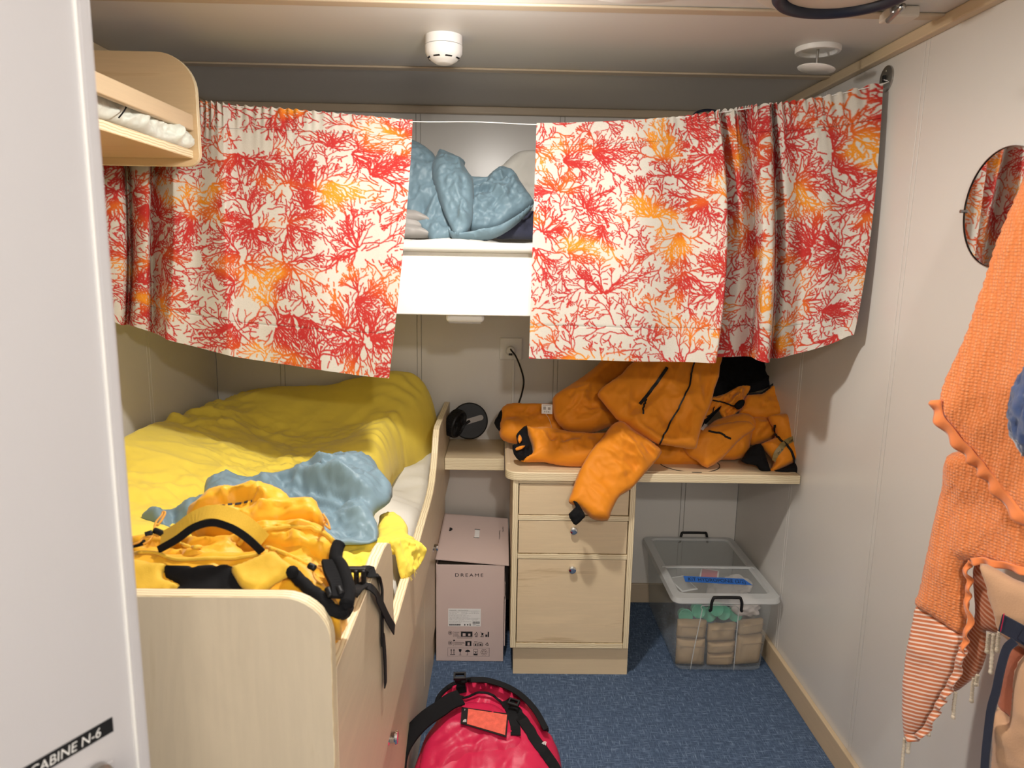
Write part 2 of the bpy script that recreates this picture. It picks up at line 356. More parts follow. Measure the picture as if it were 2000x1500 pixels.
# ------------------------------------------------------------------ soft shapes
REG = {}
def smooth_poly(pts, m=3):
    return [ (p.x, p.y) for p in catmull([V((p[0], p[1], 0)) for p in pts], m, True)]
def puff(name, px, P0, Nn, T, mat, parent=None, R=None, res=.009, back=.25, wr=(.004, 14, 1, 0), seed=0, fine=.0, reg=None,
         fn=None, world=False, flat=0, label=None, m=3, jag=0, dispmap=None):
    """soft body: an outline on a plane, swollen towards Nn; px in photo pixels (world=False) or plane metres"""
    Nn = V(Nn).normalized(); P0 = V(P0)
    A = V((0, 0, 1)).cross(Nn); A = V((1, 0, 0)) if A.length < .05 else A.normalized()
    if A.x < 0 and abs(A.x) > .3: A = -A
    B = Nn.cross(A).normalized()
    if world: pts = [(p[0], p[1]) for p in px]
    else:
        pts = []
        for u, v in px:
            q = on(u, v, P0, Nn)-P0; pts.append((q.dot(A), q.dot(B)))
    if m > 1: pts = smooth_poly(pts, m)
    # resample
    P = np.array(pts); seg = np.linalg.norm(np.roll(P, -1, 0)-P, axis=1); keep = seg > 1e-6; P = P[keep]
    out = []
    for i in range(len(P)):
        a, b_ = P[i], P[(i+1) % len(P)]; k = max(1, int(np.linalg.norm(b_-a)/res+.5))
        for j in range(k): out.append(a+(b_-a)*j/k)
    P = np.array(out); nb = len(P)
    if jag: P = P+jag*noise(np.c_[P*90, np.full(nb, seed)])[:, None]*np.array([.7, .7])
    lo, hi = P.min(0), P.max(0)
    gx = np.arange(lo[0], hi[0], res); gy = np.arange(lo[1], hi[1], res*.87)
    G = np.array([(x+(res/2 if j % 2 else 0), y) for j, y in enumerate(gy) for x in gx])
    S, E_ = P, np.roll(P, -1, 0)
    def dist_in(Q):
        D = np.full(len(Q), 1e9); ins = np.zeros(len(Q), bool)
        for s, e in zip(S, E_):
            d = e-s; L = d@d; tt = np.clip(((Q-s)@d)/L, 0, 1); D = np.minimum(D, ((Q-s-tt[:, None]*d)**2).sum(1))
            c = ((s[1] > Q[:, 1]) != (e[1] > Q[:, 1]))
            with np.errstate(divide='ignore', invalid='ignore'):
                xx = (e[0]-s[0])*(Q[:, 1]-s[1])/(e[1]-s[1]+1e-15)+s[0]
            ins ^= c & (Q[:, 0] < xx)
        return np.sqrt(D), ins
    D, ins = dist_in(G); k = ins & (D > res*.45); G = G[k]; D = D[k]
    allp = np.vstack([P, G]); dd = np.concatenate([np.zeros(nb), D])
    vv, ee, ff, ov, oe, of = delaunay_2d_cdt([V(p) for p in allp], [], [list(range(nb))], 1, 1e-7)
    Q = np.array([(p.x, p.y) for p in vv])
    if len(Q) != len(allp): dd, _ = dist_in(Q)
    else:
        idx = np.array([o[0] if o else 0 for o in ov]); dd = dd[idx]
    Rr = R or T*1.6
    pr = np.sqrt(np.clip(1-(1-np.clip(dd/Rr, 0, 1))**2, 0, 1))
    h = T*pr
    if fn is not None: h = fn(Q, dd, pr)
    if wr and wr[0]:
        ek = np.clip(dd/(Rr*.6), 0, 1); mask = .35+.65*np.clip(.5+1.6*noise(np.c_[Q*wr[1]*.45, np.full(len(Q), seed+77.)]), 0, 1); gn = 2.2 if reg in ('clothes', 'pack', 'duf', 'ub', 'bed') else 1.5
        h = h*(.92+.55*noise(np.c_[Q*wr[1]*.55, np.full(len(Q), seed+5.)]))
        h = h+gn*wr[0]*(.7*folds(Q, wr[1]*.7, wr[2]*1.4, wr[3], seed+3.3, 2)*mask+2.6*crush(Q, wr[1]*1.1, wr[2], wr[3]+.25, seed+9, 3)*mask)*ek
    if fine: h = h+fine*2.5*crush(Q, 38, 1.3, .4, seed+50, 2)*np.clip(dd/(Rr*.5), 0, 1)
    An, Bn, Nv, On = map(np.array, (A, B, Nn, P0))
    top = On+Q[:, :1]*An+Q[:, 1:]*Bn+h[:, None]*Nv
    isb = dd < 1e-6
    bot = On+Q[:, :1]*An+Q[:, 1:]*Bn-(np.maximum(back*T, .0015)*pr+(.0 if back else 0))[:, None]*Nv
    n = len(Q); mapb = np.arange(n)+n
    vs = list(top); bi = {}
    for i in range(n):
        if isb[i]: bi[i] = i
        else: bi[i] = len(vs); vs.append(bot[i])
    fs = [tuple(f) for f in ff]; fb = [tuple(bi[i] for i in reversed(f)) for f in ff]
    allf = fs+[f for f in fb if not all(isb[i] if i < n else False for i in f)]
    # orient: first face normal should agree with Nn
    a_, b_, c_ = [np.array(vs[i]) for i in fs[0]]
    if np.cross(b_-a_, c_-a_)@Nv < 0: allf = [tuple(reversed(f)) for f in allf]
    if reg is not None: REG.setdefault(reg, []).append(BVHTree.FromPolygons([tuple(v) for v in vs], allf))
    return raw(name, vs, allf, mat, parent, True, label)
def drape(u, v, reg, off=.003, P=None, Nn=None):
    d = ray(u, v).normalized(); best = None
    for b in REG.get(reg, []):
        l, nn, i, dist = b.ray_cast(CX, d)
        if l is not None and (best is None or dist < best[1]): best = (l, dist, nn if nn.dot(d) < 0 else -nn)
    if best: return best[0]+best[2]*off
    return on(u, v, P, Nn)+V(Nn).normalized()*off if P is not None else CX+d*2
def dens(L, k=5):
    return [(p.x, p.y) for p in catmull([V((u, v, 0)) for u, v in L], k)] if len(L) > 2 else L
def cr(x0, y0, s): return lambda L: [(x0+a*s, y0+b*s) for a, b in L]

def text(name, body, pos, right, up, height, mat, parent, shear=0, spacing=1., depth=.0003, width=None, align='LEFT'):
    c = bpy.data.curves.new(name, 'FONT'); c.body = body; c.size = 1; c.space_character = spacing; c.shear = shear; c.extrude = 0; c.align_x = align
    o = bpy.data.objects.new(name, c); COL.objects.link(o)
    bpy.context.view_layer.update(); dg = bpy.context.evaluated_depsgraph_get()
    me = bpy.data.meshes.new_from_object(o.evaluated_get(dg)); bpy.data.objects.remove(o)
    r, u_ = V(right).normalized(), V(up).normalized(); nn = r.cross(u_)
    a = np.empty(len(me.vertices)*3); me.vertices.foreach_get('co', a); a = a.reshape(-1, 3)
    hh = max(a[:, 1].max()-min(0, a[:, 1].min())*0, .01); sy = height/hh
    sx = sy if width is None else width/(a[:, 0].max()-a[:, 0].min())
    Pn = np.array(pos)+a[:, :1]*sx*np.array(r)+a[:, 1:2]*sy*np.array(u_)+depth*np.array(nn)
    me.vertices.foreach_set('co', Pn.ravel()); me.update()
    me.materials.clear()
    return link(name, me, mat, parent)

# ================================================================== SETTING
W_, H_, YF = 2.246, 2.10, -3.15
PW = .5762; SW = .018
def panelled(name, a, b, z0, z1, marks, plane, sign):
    """wall of panels with narrow joint strips. plane 'y' or 'x'; marks = strip centres"""
    root = None
    def P(c0, c1, d0, d1, zz0, zz1):
        return ((c0, d0, zz0), (c1, d1, zz1)) if plane == 'y' else ((d0, c0, zz0), (d1, c1, zz1))
    bm = bmesh.new(); box(bm, *P(a, b, .006*sign, .06*sign, z0, z1)); root = obj(name, bm, M['wallgap']); tag(root, kind='structure')
    ed = sorted([a]+[x for mk in marks for x in (mk-SW/2, mk+SW/2)]+[b])
    for i in range(len(ed)-1):
        c0, c1 = ed[i]+.0009, ed[i+1]-.0009
        nm = 'panel' if (c1-c0) > .05 else 'joint_strip'
        boxo(nm, *P(c0, c1, 0, .0065*sign, z0, z1), M['wall'], root, bev=.0008, seg=1)
    return root
panelled('wall_back', -W_, 0, 0, H_, [-.2415-PW*k for k in range(4)], 'y', 1)
panelled('wall_right', YF, 0, 0, H_, [-.5375-PW*k for k in range(5)], 'x', 1)
wl = panelled('wall_left', YF, 0, 0, H_, [-.575-PW*k for k in range(5)], 'x', -1)
wl.location.x -= W_
for y0, y1 in ():
    pass
f_ = boxo('floor', (-W_-.06, -4.6, -.05), (.06, .06, 0), M['carpet']); tag(f_, kind='structure')
# ceiling strips
cl = boxo('ceiling', (-W_-.06, -4.6, H_+.004), (.06, .06, H_+.06), M['ceil']); tag(cl, kind='structure')
ys = [0, -.6034, -1.2, -1.8, -2.4, -3.0, -4.6]
for i in range(6):
    boxo('panel', (-W_, ys[i+1]+.001, H_), (0, ys[i]-.001, H_+.0045), M['ceil'], cl)
def tr_(n, a, b, mat=M['trim'], bev=.004): return tag(boxo(n, a, b, mat, bev=bev), kind='structure')
k = 1
for y in ys[1:5]:
    tr_('trim_%d' % k, (-W_, y-.019, H_-.007), (-.022, y+.019, H_-.0002)); k += 1
tr_('trim_%d' % k, (-W_, -.024, H_-.03), (0, -.0002, H_-.0002)); k += 1
tr_('trim_%d' % k, (-.026, YF, H_-.03), (-.0002, -.025, H_-.0002), M['trimy']); k += 1
tr_('trim_%d' % k, (-W_+.0002, YF, H_-.03), (-W_+.026, -.025, H_-.0002), M['trimy']); k += 1
tr_('baseboard_back', (-.56, -.016, 0), (-.0002, -.0002, .088), M['trim'], .003)
tr_('baseboard_right', (-.016, -3.1, 0), (-.0002, -.017, .088), M['trimy'], .003)
tr_('baseboard_bay', (-1.262, -.016, 0), (-1.012, -.0002, .088), M['trim'], .003)
# entrance partition and corridor
bm = bmesh.new(); box(bm, (-W_, -3.21, 0), (-1.86, -3.15, H_)); box(bm, (-.40, -3.21, 0), (0, -3.15, H_)); box(bm, (-1.86, -3.21, 2.018), (-.40, -3.15, H_)); tag(obj('wall_front', bm, M['wall']), kind='structure')
bm = bmesh.new(); box(bm, (-W_-.06, -4.66, 0), (.06, -4.6, H_)); tag(obj('wall_corridor', bm, M['wall']), kind='structure')
bm = bmesh.new(); box(bm, (-W_-.06, -4.6, 0), (-W_, -3.21, H_)); box(bm, (0, -4.6, 0), (.06, -3.21, H_)); tag(obj('wall_corridor_ends', bm, M['wall']), kind='structure')

# door leaf, standing open on the left
D0 = V((-1.408, -2.41, 0)); DD = V((.4847, .8747, 0)).normalized(); DN = V((DD.y, -DD.x, 0))
def door_at(u, v):
    return on(u, v, D0, DN)
e_out = (door_at(236, 750)-D0).dot(DD); e_in = (door_at(207, 750)-D0).dot(DD)
root = boxo('door_1', (0, 0, 0), (.01, .01, .01), M['door']); bpy.data.objects.remove(root)
def dbox(s0, s1, n0, n1, z0, z1):
    bm = bmesh.new(); vs = box(bm, (s0, n0, z0), (s1, n1, z1))
    for v in bm.verts:
        s, n, z = v.co; v.co = D0+DD*s+DN*n+V((0, 0, z))
    return bm
dr = obj('door_1', dbox(e_out-.86, e_in, -.036, 0, .02, 2.06), M['door'], bev=.002); tag(dr, kind='structure')
obj('door_edge_profile', dbox(e_in-.0005, e_out, -.036, .0015, .02, 2.06), M['door'], dr, bev=.004, seg=3)
obj('door_edge_bead', dbox(e_in-.002, e_in+.0005, -.001, .0032, .02, 2.06), M['white'], dr, bev=.001)
# lock plate with turn knob, below the sign
kp = door_at(183, 1516); ks = (kp-D0).dot(DD)
obj('lock_plate', dbox(ks-.05, ks+.018, .0005, .003, kp.z-.10, kp.z+.006), M['door'], dr, bev=.003)
latheo('door_knob', V((kp.x, kp.y, kp.z))+DN*.003, DN, [(0, 0), (.013, 0), (.013, .006), (.009, .010), (.010, .016), (.013, .019), (.0125, .026), (0, .027)], M['steel'], dr)
# cabin sign tape
p1 = door_at(218, 1400); p0 = door_at(52, 1497)
zt = p1.z; s1 = (p1-D0).dot(DD); th = .0142
sg = obj('door_sign', dbox(s1-.094, s1, .0004, .0012, zt-th, zt), M['black'], None); tag(sg, 'black label tape reading CABINE N-6 stuck on the white door', 'sign')
text('lettering', 'CABINE N-6', D0+DD*(s1-.074)+DN*.0013+V((0, 0, zt-th*.80)), DD, (0, 0, 1), th*.62, M['label'], sg, width=.061, shear=.15, depth=.0002)

# ================================================================== BED
bed = empty('lower_bunk', (-1.75, -1.08, 0), 'pale birch lower bunk with wavy plywood side board along the left wall', 'bed')
XF, XB = -1.265, -1.287
prof = [(-.004, .57), (-.004, .905), (-.49, .918), (-.53, .912), (-.56, .89), (-.60, .845), (-.65, .805), (-.71, .775), (-.78, .760), (-.86, .757), (-1.58, .757), (-1.62, .762),
        (-1.640, .785), (-1.645, .82), (-1.645, .90), (-1.652, .935), (-1.672, .962), (-1.705, .978), (-1.75, .985), (-2.142, .985), (-2.142, .57)]
bm = bmesh.new(); prism(bm, prof, 0, XB, XF, 1, 0); obj('side_board', bm, [M['birch_y'], M['plyx']], bed, bev=.0012, seg=1)
rc = .062
fp = [(-W_+.001, 0.0), (XF, 0.0)]+[(XF-rc+rc*math.cos(a), 1.096-rc+rc*math.sin(a)) for a in np.linspace(0, math.pi/2, 10)]+[(-W_+.001, 1.096)]
bm = bmesh.new(); prism(bm, fp, 1, -2.165, -2.143, 1, 0); obj('footboard', bm, [M['birch_z'], M['plyy']], bed, bev=.0012, seg=1)
boxo('bed_base', (-W_+.002, -2.142, .0), (-1.306, -.004, .56), M['birch_x'], bed)
boxo('plinth', (-1.305, -2.142, 0), (-1.290, -.004, .132), M['birch_y'], bed)
for y0, y1, ky in ((-.008, -.876, -.6), (-.882, -2.138, -1.62)):
    d = boxo('drawer_front', (-1.305, y0, .137), (-1.284, y1, .566), M['birch_y'], bed, bev=.0015)
    latheo('knob', (-1.284, ky, .50), (1, 0, 0), [(0, 0), (.017, 0), (.017, .003), (.012, .005), (.012, .014), (.015, .017), (.013, .021), (0, .022)], M['chrome'], d)
def rect_top(Q, dd, pr): return .16*np.minimum(1, pr*1.0)
mt = puff('mattress', [(-W_+.003, -2.138), (-1.292, -2.138), (-1.292, -.006), (-W_+.003, -.006)], (0, 0, .565), (0, 0, 1), .158, M['whitefab'], None, R=.03, res=.022,
          back=0, wr=(.004, 6, 3, .1), world=True, m=1, reg='bed')
tag(mt, 'white sheeted mattress of the lower bunk under the yellow duvet', 'mattress')

# duvet: heights through control points
DC = np.array([(-2.23, -.05, .90), (-2.1, -.13, .955), (-1.9, -.13, .965), (-1.62, -.14, 1.005), (-1.46, -.15, 1.03), (-1.37, -.15, .985), (-1.36, -.30, .93),
               (-2.22, -.45, .955), (-2.22, -.85, .985), (-2.05, -.70, .935), (-1.95, -.40, .895), (-1.75, -.42, .865), (-1.6, -.32, .90), (-1.49, -.40, .925), (-1.47, -.58, .90),
               (-2.0, -.9, .925), (-1.8, -.75, .87), (-1.6, -.8, .85), (-1.48, -.85, .84), (-2.22, -1.3, .95), (-1.9, -1.3, .875), (-1.6, -1.2, .83), (-1.47, -1.2, .80),
               (-2.22, -2.1, .88), (-1.8, -2.1, .84), (-1.4, -2.1, .79), (-1.36, -1.6, .785), (-1.7, -1.65, .83)])
def _rb(r): return np.sqrt(r*r+.12**2)
_K = _rb(np.linalg.norm(DC[:, None, :2]-DC[None, :, :2], axis=2)); _w = np.linalg.solve(_K+np.eye(len(DC))*1e-4, DC[:, 2]-.87)
def duvet_h(Q, dd, pr):
    z = .87+_rb(np.linalg.norm(Q[:, None]-DC[None, :, :2], axis=2))@_w
    e = np.sqrt(np.clip(1-(1-np.clip(dd/.075, 0, 1))**2, 0, 1))
    # soft long rolls, and gathers fanning over the right-hand edge
    z = z+.016*noise(np.c_[Q*3.2, np.full(len(Q), 2.2)])+.009*noise(np.c_[Q*7, np.full(len(Q), 5.2)])
    g = np.exp(-((Q[:, 0]+1.46)/.09)**2)*np.clip((Q[:, 1]+1.0)*3, 0, 1)
    z = z+g*.004*np.sin((Q[:, 1]+.35*Q[:, 0])*95+3*noise(np.c_[Q*9, np.zeros(len(Q))]))
    mk = np.clip(.45+1.8*noise(np.c_[Q*3.1, np.full(len(Q), 41.)]), .15, 1)
    z = z+.016*folds(Q, 2.6, 2.4, .35, 4, 2)*.6+.006*folds(Q, 7, 3.0, -.35, 8, 2)*mk+.048*crush(Q, 5.5, 2.4, .3, 12, 4)*mk+.016*crush(Q, 19, 2.0, -.5, 19, 3)*mk
    return .725-.72+(z-.725)*e+.0
dv_out = [(-2.235, -.02), (-1.9, -.02), (-1.50, -.02), (-1.36, -.03), (-1.305, -.09), (-1.300, -.17), (-1.345, -.27), (-1.405, -.38), (-1.425, -.55), (-1.425, -.75), (-1.44, -1.0), (-1.42, -1.2),
          (-1.37, -1.42), (-1.315, -1.6), (-1.30, -1.9), (-1.30, -2.125), (-1.7, -2.13), (-2.235, -2.13), (-2.238, -1.0)]
P_ = []
dv = puff('duvet', dv_out, (0, 0, .72), (0, 0, 1), .2, M['yellow'], None, R=.075, res=.0085, back=.0, wr=None, world=True, fn=duvet_h, reg='bed', m=2)
tag(dv, 'rumpled yellow duvet spread over the lower bunk', 'duvet')
c1 = cr(560, 1000, .17)
puff('folded_corner', c1([(600, 700), (610, 500), (630, 385), (750, 372), (860, 392), (1000, 352), (1045, 300), (1045, 190), (1062, 100), (1080, 30), (1210, 0), (1330, 80), (1392, 180), (1402, 290),
                          (1480, 318), (1400, 420), (1250, 470), (1130, 480), (1000, 600), (900, 720), (760, 760)]),
     (-1.33, -1.4, .785), (.05, -.15, .98), .018, M['yellow'], dv, wr=(.006, 18, 2.5, -.6), res=.007, seed=3, reg='bed', back=.8)
puff('hanging_corner', c1([(1180, 330), (1290, 292), (1420, 300), (1500, 330), (1560, 385), (1578, 450), (1560, 560), (1500, 660), (1440, 720), (1400, 745), (1370, 770), (1315, 765), (1285, 690), (1262, 560), (1235, 450), (1195, 400)]),
     (-1.238, -1.33, .76), (.75, -.55, .35), .011, M['yellow'], dv, wr=(.006, 24, 2.2, 1.2), res=.004, seed=5, back=.5, jag=.001, R=.02, reg='bed')
bm = bmesh.new()
for i in range(16):
    u, v = 560+.17*random.uniform(1345, 1480), 1000+.17*random.uniform(650, 745)
    p = on(u, v, (-1.225, -1.33, .76), (.75, -.55, .35)); q = p+V((random.uniform(-.006, .006), -.004, -random.uniform(.006, .02))); tube(bm, [p, (p+q)/2+V((random.uniform(-.003, .003), 0, 0)), q], .0005, 4, 3)
o = obj('frayed_threads', bm, M['yellow'], dv); o['kind'] = 'stuff'

# blue-grey sheet over the duvet
c3 = cr(220, 720, .3466)
sh = puff('crumpled_sheet', c3([(515, 735), (525, 660), (600, 640), (640, 603), (700, 625), (805, 645), (830, 613), (1010, 610), (1050, 572), (1150, 570), (1240, 510), (1340, 503), (1460, 520), (1510, 600), (1577, 680), (1560, 755),
                       (1500, 800), (1470, 835), (1495, 885), (1490, 970), (1400, 992), (1330, 992), (1200, 1010), (900, 1040), (500, 1000), (300, 925), (240, 895), (150, 858), (250, 828), (430, 788), (515, 760)]),
          (-1.55, -1.25, .865), (.05, -.30, .95), .050, M['bluegrey'], None, R=.05, res=.0055, back=.2, wr=(.019, 8, 3.4, -.9), fine=.003, seed=21, reg='bed', m=2)
tag(sh, 'crumpled blue-grey sheet lying across the yellow duvet', 'sheet')

# ================================================================== BACKPACK
c8 = cr(250, 900, .2267)
bp = empty('backpack', (-1.5, -1.95, .84), 'golden yellow hiking backpack lying on the foot of the lower bunk', 'backpack')
BN = (0, -.50, .866); BP = (-1.45, -2.06, 1.105)
def bpuff(name, L, off, T, mat, **kw):
    kw.setdefault('reg', 'pack'); P = V(BP)+V(BN).normalized()*off
    return puff(name, c8(L), P, BN, T, mat, bp, **kw)
bpuff('bag_body', [(30, 770), (250, 705), (560, 700), (900, 690), (1150, 650), (1400, 600), (1640, 580), (1780, 700), (1800, 800), (1770, 880), (1800, 960), (1850, 1080), (1870, 1190), (1830, 1300), (1800, 1400), (1700, 1480), (1300, 1300), (700, 1290), (60, 1280), (-60, 1000)],
      -.055, .055, M['pack'], R=.06, res=.006, back=3.2, wr=(.008, 16, 2.5, .1), seed=31)
bpuff('lid', [(520, 600), (515, 490), (545, 440), (600, 410), (700, 325), (850, 288), (960, 290), (1100, 240), (1240, 232), (1330, 280), (1380, 322), (1440, 400), (1400, 560), (1100, 640), (900, 700), (650, 690)],
      -.075, .05, M['pack'], R=.05, res=.005, back=2, wr=(.007, 20, 2.2, .3), seed=33)
bpuff('front_pocket', [(560, 560), (640, 450), (800, 400), (1000, 380), (1300, 350), (1590, 335), (1640, 400), (1680, 470), (1685, 520), (1640, 575), (1500, 555), (1300, 560), (1150, 640), (1000, 740), (760, 745), (620, 660)],
      -.048, .042, M['pack'], R=.04, res=.005, back=2, wr=(.008, 15, 2.4, .15), seed=35)
bpuff('zip_pocket', [(960, 730), (1010, 650), (1100, 590), (1280, 545), (1480, 550), (1640, 590), (1750, 660), (1800, 760), (1780, 860), (1680, 930), (1500, 880), (1300, 800), (1150, 750)],
      -.035, .040, M['pack'], R=.04, res=.005, back=2, wr=(.009, 17, 3, -.25), seed=37)
bpuff('lower_panel', [(35, 840), (400, 830), (700, 815), (1000, 820), (1250, 780), (1450, 860), (1600, 950), (1700, 1080), (1790, 1190), (1830, 1320), (1780, 1400), (1500, 1280), (1240, 1230), (70, 1210), (-40, 1050)],
      -.012, .03, M['pack'], R=.03, res=.005, back=3, wr=(.005, 14, 3, -.1), seed=39)
bpuff('padded_back', [(300, 905), (600, 915), (930, 925), (1000, 1040), (1130, 1150), (1260, 1215), (900, 1215), (450, 1200), (370, 1130), (440, 1080), (400, 1040), (330, 1015)],
      .010, .012, M['blackfab'], R=.012, res=.005, back=1, wr=(.002, 20, 1, 0), jag=.003, seed=41)
bpuff('torn_flap', [(30, 875), (200, 880), (338, 900), (310, 950), (300, 1010), (345, 1035), (450, 1075), (440, 1110), (380, 1140), (425, 1170), (200, 1195), (60, 1190), (-30, 1050)],
      .014, .012, M['packband'], R=.012, res=.005, back=1, wr=(.002, 20, 1, 0), seed=43)
bpuff('grab_panel', [(890, 930), (1000, 880), (1235, 785), (1320, 840), (1425, 925), (1380, 990), (1260, 1060), (1130, 1160), (1050, 1140), (975, 1090), (935, 1030)],
      .024, .012, M['packband'], R=.010, res=.004, back=.8, wr=(.0012, 25, 1, 0), seed=45)
def bsurf(L, off=.004, reg='pack'): return [drape(u, v, reg, off, V(BP), BN) for u, v in dens(c8(L))]
for L, r in (([(960, 720), (1050, 640), (1200, 590), (1400, 565), (1560, 580), (1680, 630), (1760, 700), (1795, 770)], .0035), ([(1180, 745), (1300, 790), (1450, 850), (1560, 905)], .003),
             ([(60, 800), (250, 810), (420, 860), (700, 850), (950, 840), (1150, 800)], .0028), ([(420, 700), (520, 740), (620, 755)], .003)):
    tubeo('zip', bsurf(L, .002), r, M['packband'], bp, n=6)
ah = [on(u, v, V(BP)+V((0, 0, .02+.045*math.sin(math.pi*i/7))), BN) for i, (u, v) in enumerate(c8([(290, 670), (440, 585), (590, 480), (740, 440), (880, 470), (990, 530), (1090, 610), (1170, 690)]))]
ribo('haul_loop', ah, .022, .003, [(0, -.6, .8)]*3, M['packband'], bp)
ribo('haul_loop_lining', [p-V((0, .010, .012)) for p in ah], .010, .004, [(0, -.9, .4)]*3, M['blackfab'], bp)
tubeo('shoulder_strap', bsurf([(1400, 955), (1480, 1030), (1570, 1110), (1660, 1180), (1740, 1265), (1800, 1310), (1850, 1300), (1885, 1230)], .004), .0085, M['blackfab'], bp, n=10)
tubeo('hip_belt', [on(u, v, V(BP)+V((0, 0, .01)), BN) for u, v in c8([(1885, 1240), (1900, 1120), (1870, 1000), (1830, 900), (1790, 850), (1800, 760), (1820, 715)])], .0095, M['blackfab'], bp, n=10)
ribo('belt_fin', [on(u, v, V(BP)+V((0, 0, .015)), BN) for u, v in c8([(1850, 1180), (1830, 1050), (1780, 940), (1760, 860)])], .030, .006, [(.5, -.6, .6)]*2, M['blackfab'], bp)
for L in ([(1590, 930), (1650, 960), (1690, 1030), (1720, 1100)], [(1640, 930), (1720, 970), (1790, 1040), (1830, 1100)], [(1600, 1000), (1620, 1060), (1680, 1100)], [(1690, 500), (1730, 560), (1750, 630)], [(1680, 520), (1700, 580), (1740, 620)]):
    tubeo('elastic_cord', [p+V((0, -.004, .006)) for p in bsurf(L, .004)], .0016, M['ocord'], bp, n=6)
for L in ([(1560, 900), (1610, 925)], [(1720, 1100), (1750, 1170)], [(1810, 1090), (1840, 1150)], [(230, 600), (330, 640)], [(150, 640), (210, 620)]):
    p, q = [on(u, v, V(BP)+V((0, 0, .02)), BN) for u, v in c8(L)]
    tubeo('cord_toggle', [p, (p+q)/2, q], .0045, M['black'], bp, n=8, m=2)
for L in ([(225, 600), (240, 530), (290, 470), (300, 440), (320, 450), (290, 510), (250, 560)], [(40, 720), (100, 700), (140, 660), (210, 650)], [(130, 720), (180, 690), (220, 640), (260, 650)]):
    tubeo('elastic_cord', [on(u, v, V(BP)+V((0, 0, .02)), BN) for u, v in c8(L)], .0016, M['ocord'], bp, n=6)
tubeo('side_cord', [on(u, v, V(BP)+V((0, 0, .016)), BN) for u, v in c8([(-20, 735), (60, 725), (150, 700)])], .004, M['blackfab'], bp)
for (u, v, w_) in ((800, 392, 60), (880, 384, 40), (950, 376, 60), (1020, 362, 30), (1068, 352, 16)):
    a_, b2 = bsurf([(u-w_/2, v), (u+w_/2, v-6)], .0015); ribo('lettering', [a_, b2], .004, .0006, (0, -.5, .86), M['ink'], bp, m=1)
# buckle and webbing over the side board
SP = (-1.262, -1.93, 1.0)
def c1s(L, P, Nn): return [on(u, v, P, Nn) for u, v in c1(L)]
bk = c1s([(760, 720), (840, 850)], (-1.285, -1.93, 1.0), (.3, -.6, .7))
bm = bmesh.new(); q0 = on(*c1([(800, 770)])[0], (-1.285, -1.9, 1.0), (.2, -.8, .6))
for dx in (-.012, 0, .012):
    box(bm, q0+V((dx-.0035, -.006, -.017)), q0+V((dx+.0035, .008, .017)))
box(bm, q0+V((-.016, -.002, .011)), q0+V((.016, .010, .019))); box(bm, q0+V((-.016, -.002, -.019)), q0+V((.016, .010, -.011)))
obj('buckle', bm, M['black'], bp, bev=.0025)
xw = XF+.004
s1_ = [q0+V((0, 0, .016))]+[on(*c1([(900, 672)])[0], (-1.28, -1.86, 1.0), (0, -.3, .95)), on(*c1([(990, 700)])[0], (-1.265, -1.86, 1.0), (0, -.3, .95))]+\
      [at(*c1([p])[0], 0, xw) for p in [(1060, 770), (1092, 880), (1095, 1000), (1098, 1200), (1100, 1471)]]+[at(u, v, 0, xw+.001) for u, v in [(749, 1250), (752, 1290), (753, 1338)]]
ribo('strap', s1_, .022, .0022, [(0, -.4, .9), (0, -.5, .9), (1, 0, .2), (1, 0, 0), (1, 0, 0), (1, 0, 0)], M['blackweb'], bp)
s2_ = [on(*c1([p])[0], (-1.29, -1.98, 1.0), (0, -.5, .86)) for p in [(760, 960), (800, 900)]]+[on(*c1([p])[0], (-1.276, -1.98, .990), (0, 0, 1)) for p in [(870, 850), (930, 850)]]+\
      [at(*c1([p])[0], 0, xw+.004) for p in [(1000, 900), (1050, 990), (1090, 1070), (1160, 1220), (1235, 1350)]]
ribo('strap', s2_, .020, .0022, [(-.3, -.5, .8), (0, -.2, 1), (.6, 0, .8), (1, 0, .1), (1, 0, 0), (1, 0, 0)], M['blackweb'], bp)

# ================================================================== UPPER BUNK
ub = empty('upper_bunk', (-1.12, -.4, 1.34), 'white upper bunk spanning the back wall behind the coral curtains', 'bed')
boxo('front_board', (-W_+.002, -.80, 1.340), (-.002, -.782, 1.452), M['white'], ub, bev=.003)
boxo('bunk_base', (-W_+.002, -.782, 1.352), (-.002, -.003, 1.372), M['white'], ub)
rl = boxo('reading_lamp', (-1.225, -.775, 1.316), (-1.105, -.70, 1.352), M['plastic'], None, bev=.012, seg=4); tag(rl, 'small grey-white reading lamp under the upper bunk edge', 'lamp')
boxo('diffuser', (-1.215, -.766, 1.312), (-1.115, -.709, 1.317), M['greyfab'], rl)
def mh(Q, dd, pr): return .155*pr
um = puff('mattress', [(-W_+.004, 1.374), (-.004, 1.374), (-.004, 1.535), (-W_+.004, 1.535)], (0, -.776, 0), (0, -1, 0), .016, M['towelling'], None, R=.012, res=.016, back=2, wr=(.002, 5, 4, 0), world=True, m=1)
bpy.data.objects.remove(um)
bm = bmesh.new(); box(bm, (-W_+.004, -.779, 1.373), (-.004, -.006, 1.548))
um = obj('mattress', bm, M['towelling'], bev=.02, seg=4); tag(um, 'white towelling covered mattress on the upper bunk', 'mattress')
tubeo('rolled_sheet_edge', [(-2.2, -.79, 1.546), (-1.6, -.792, 1.545), (-1.2, -.792, 1.546), (-.6, -.791, 1.545), (-.02, -.79, 1.546)], .015, M['whitefab'], um, n=12)
puff('sheet_fold', [(-2.2, -.78), (-.05, -.78), (-.05, -.2), (-2.2, -.2)], (0, 0, 1.548), (0, 0, 1), .02, M['whitefab'], um, R=.02, res=.016, back=0, wr=(.007, 8, 2, .3), world=True, m=1, seed=8)
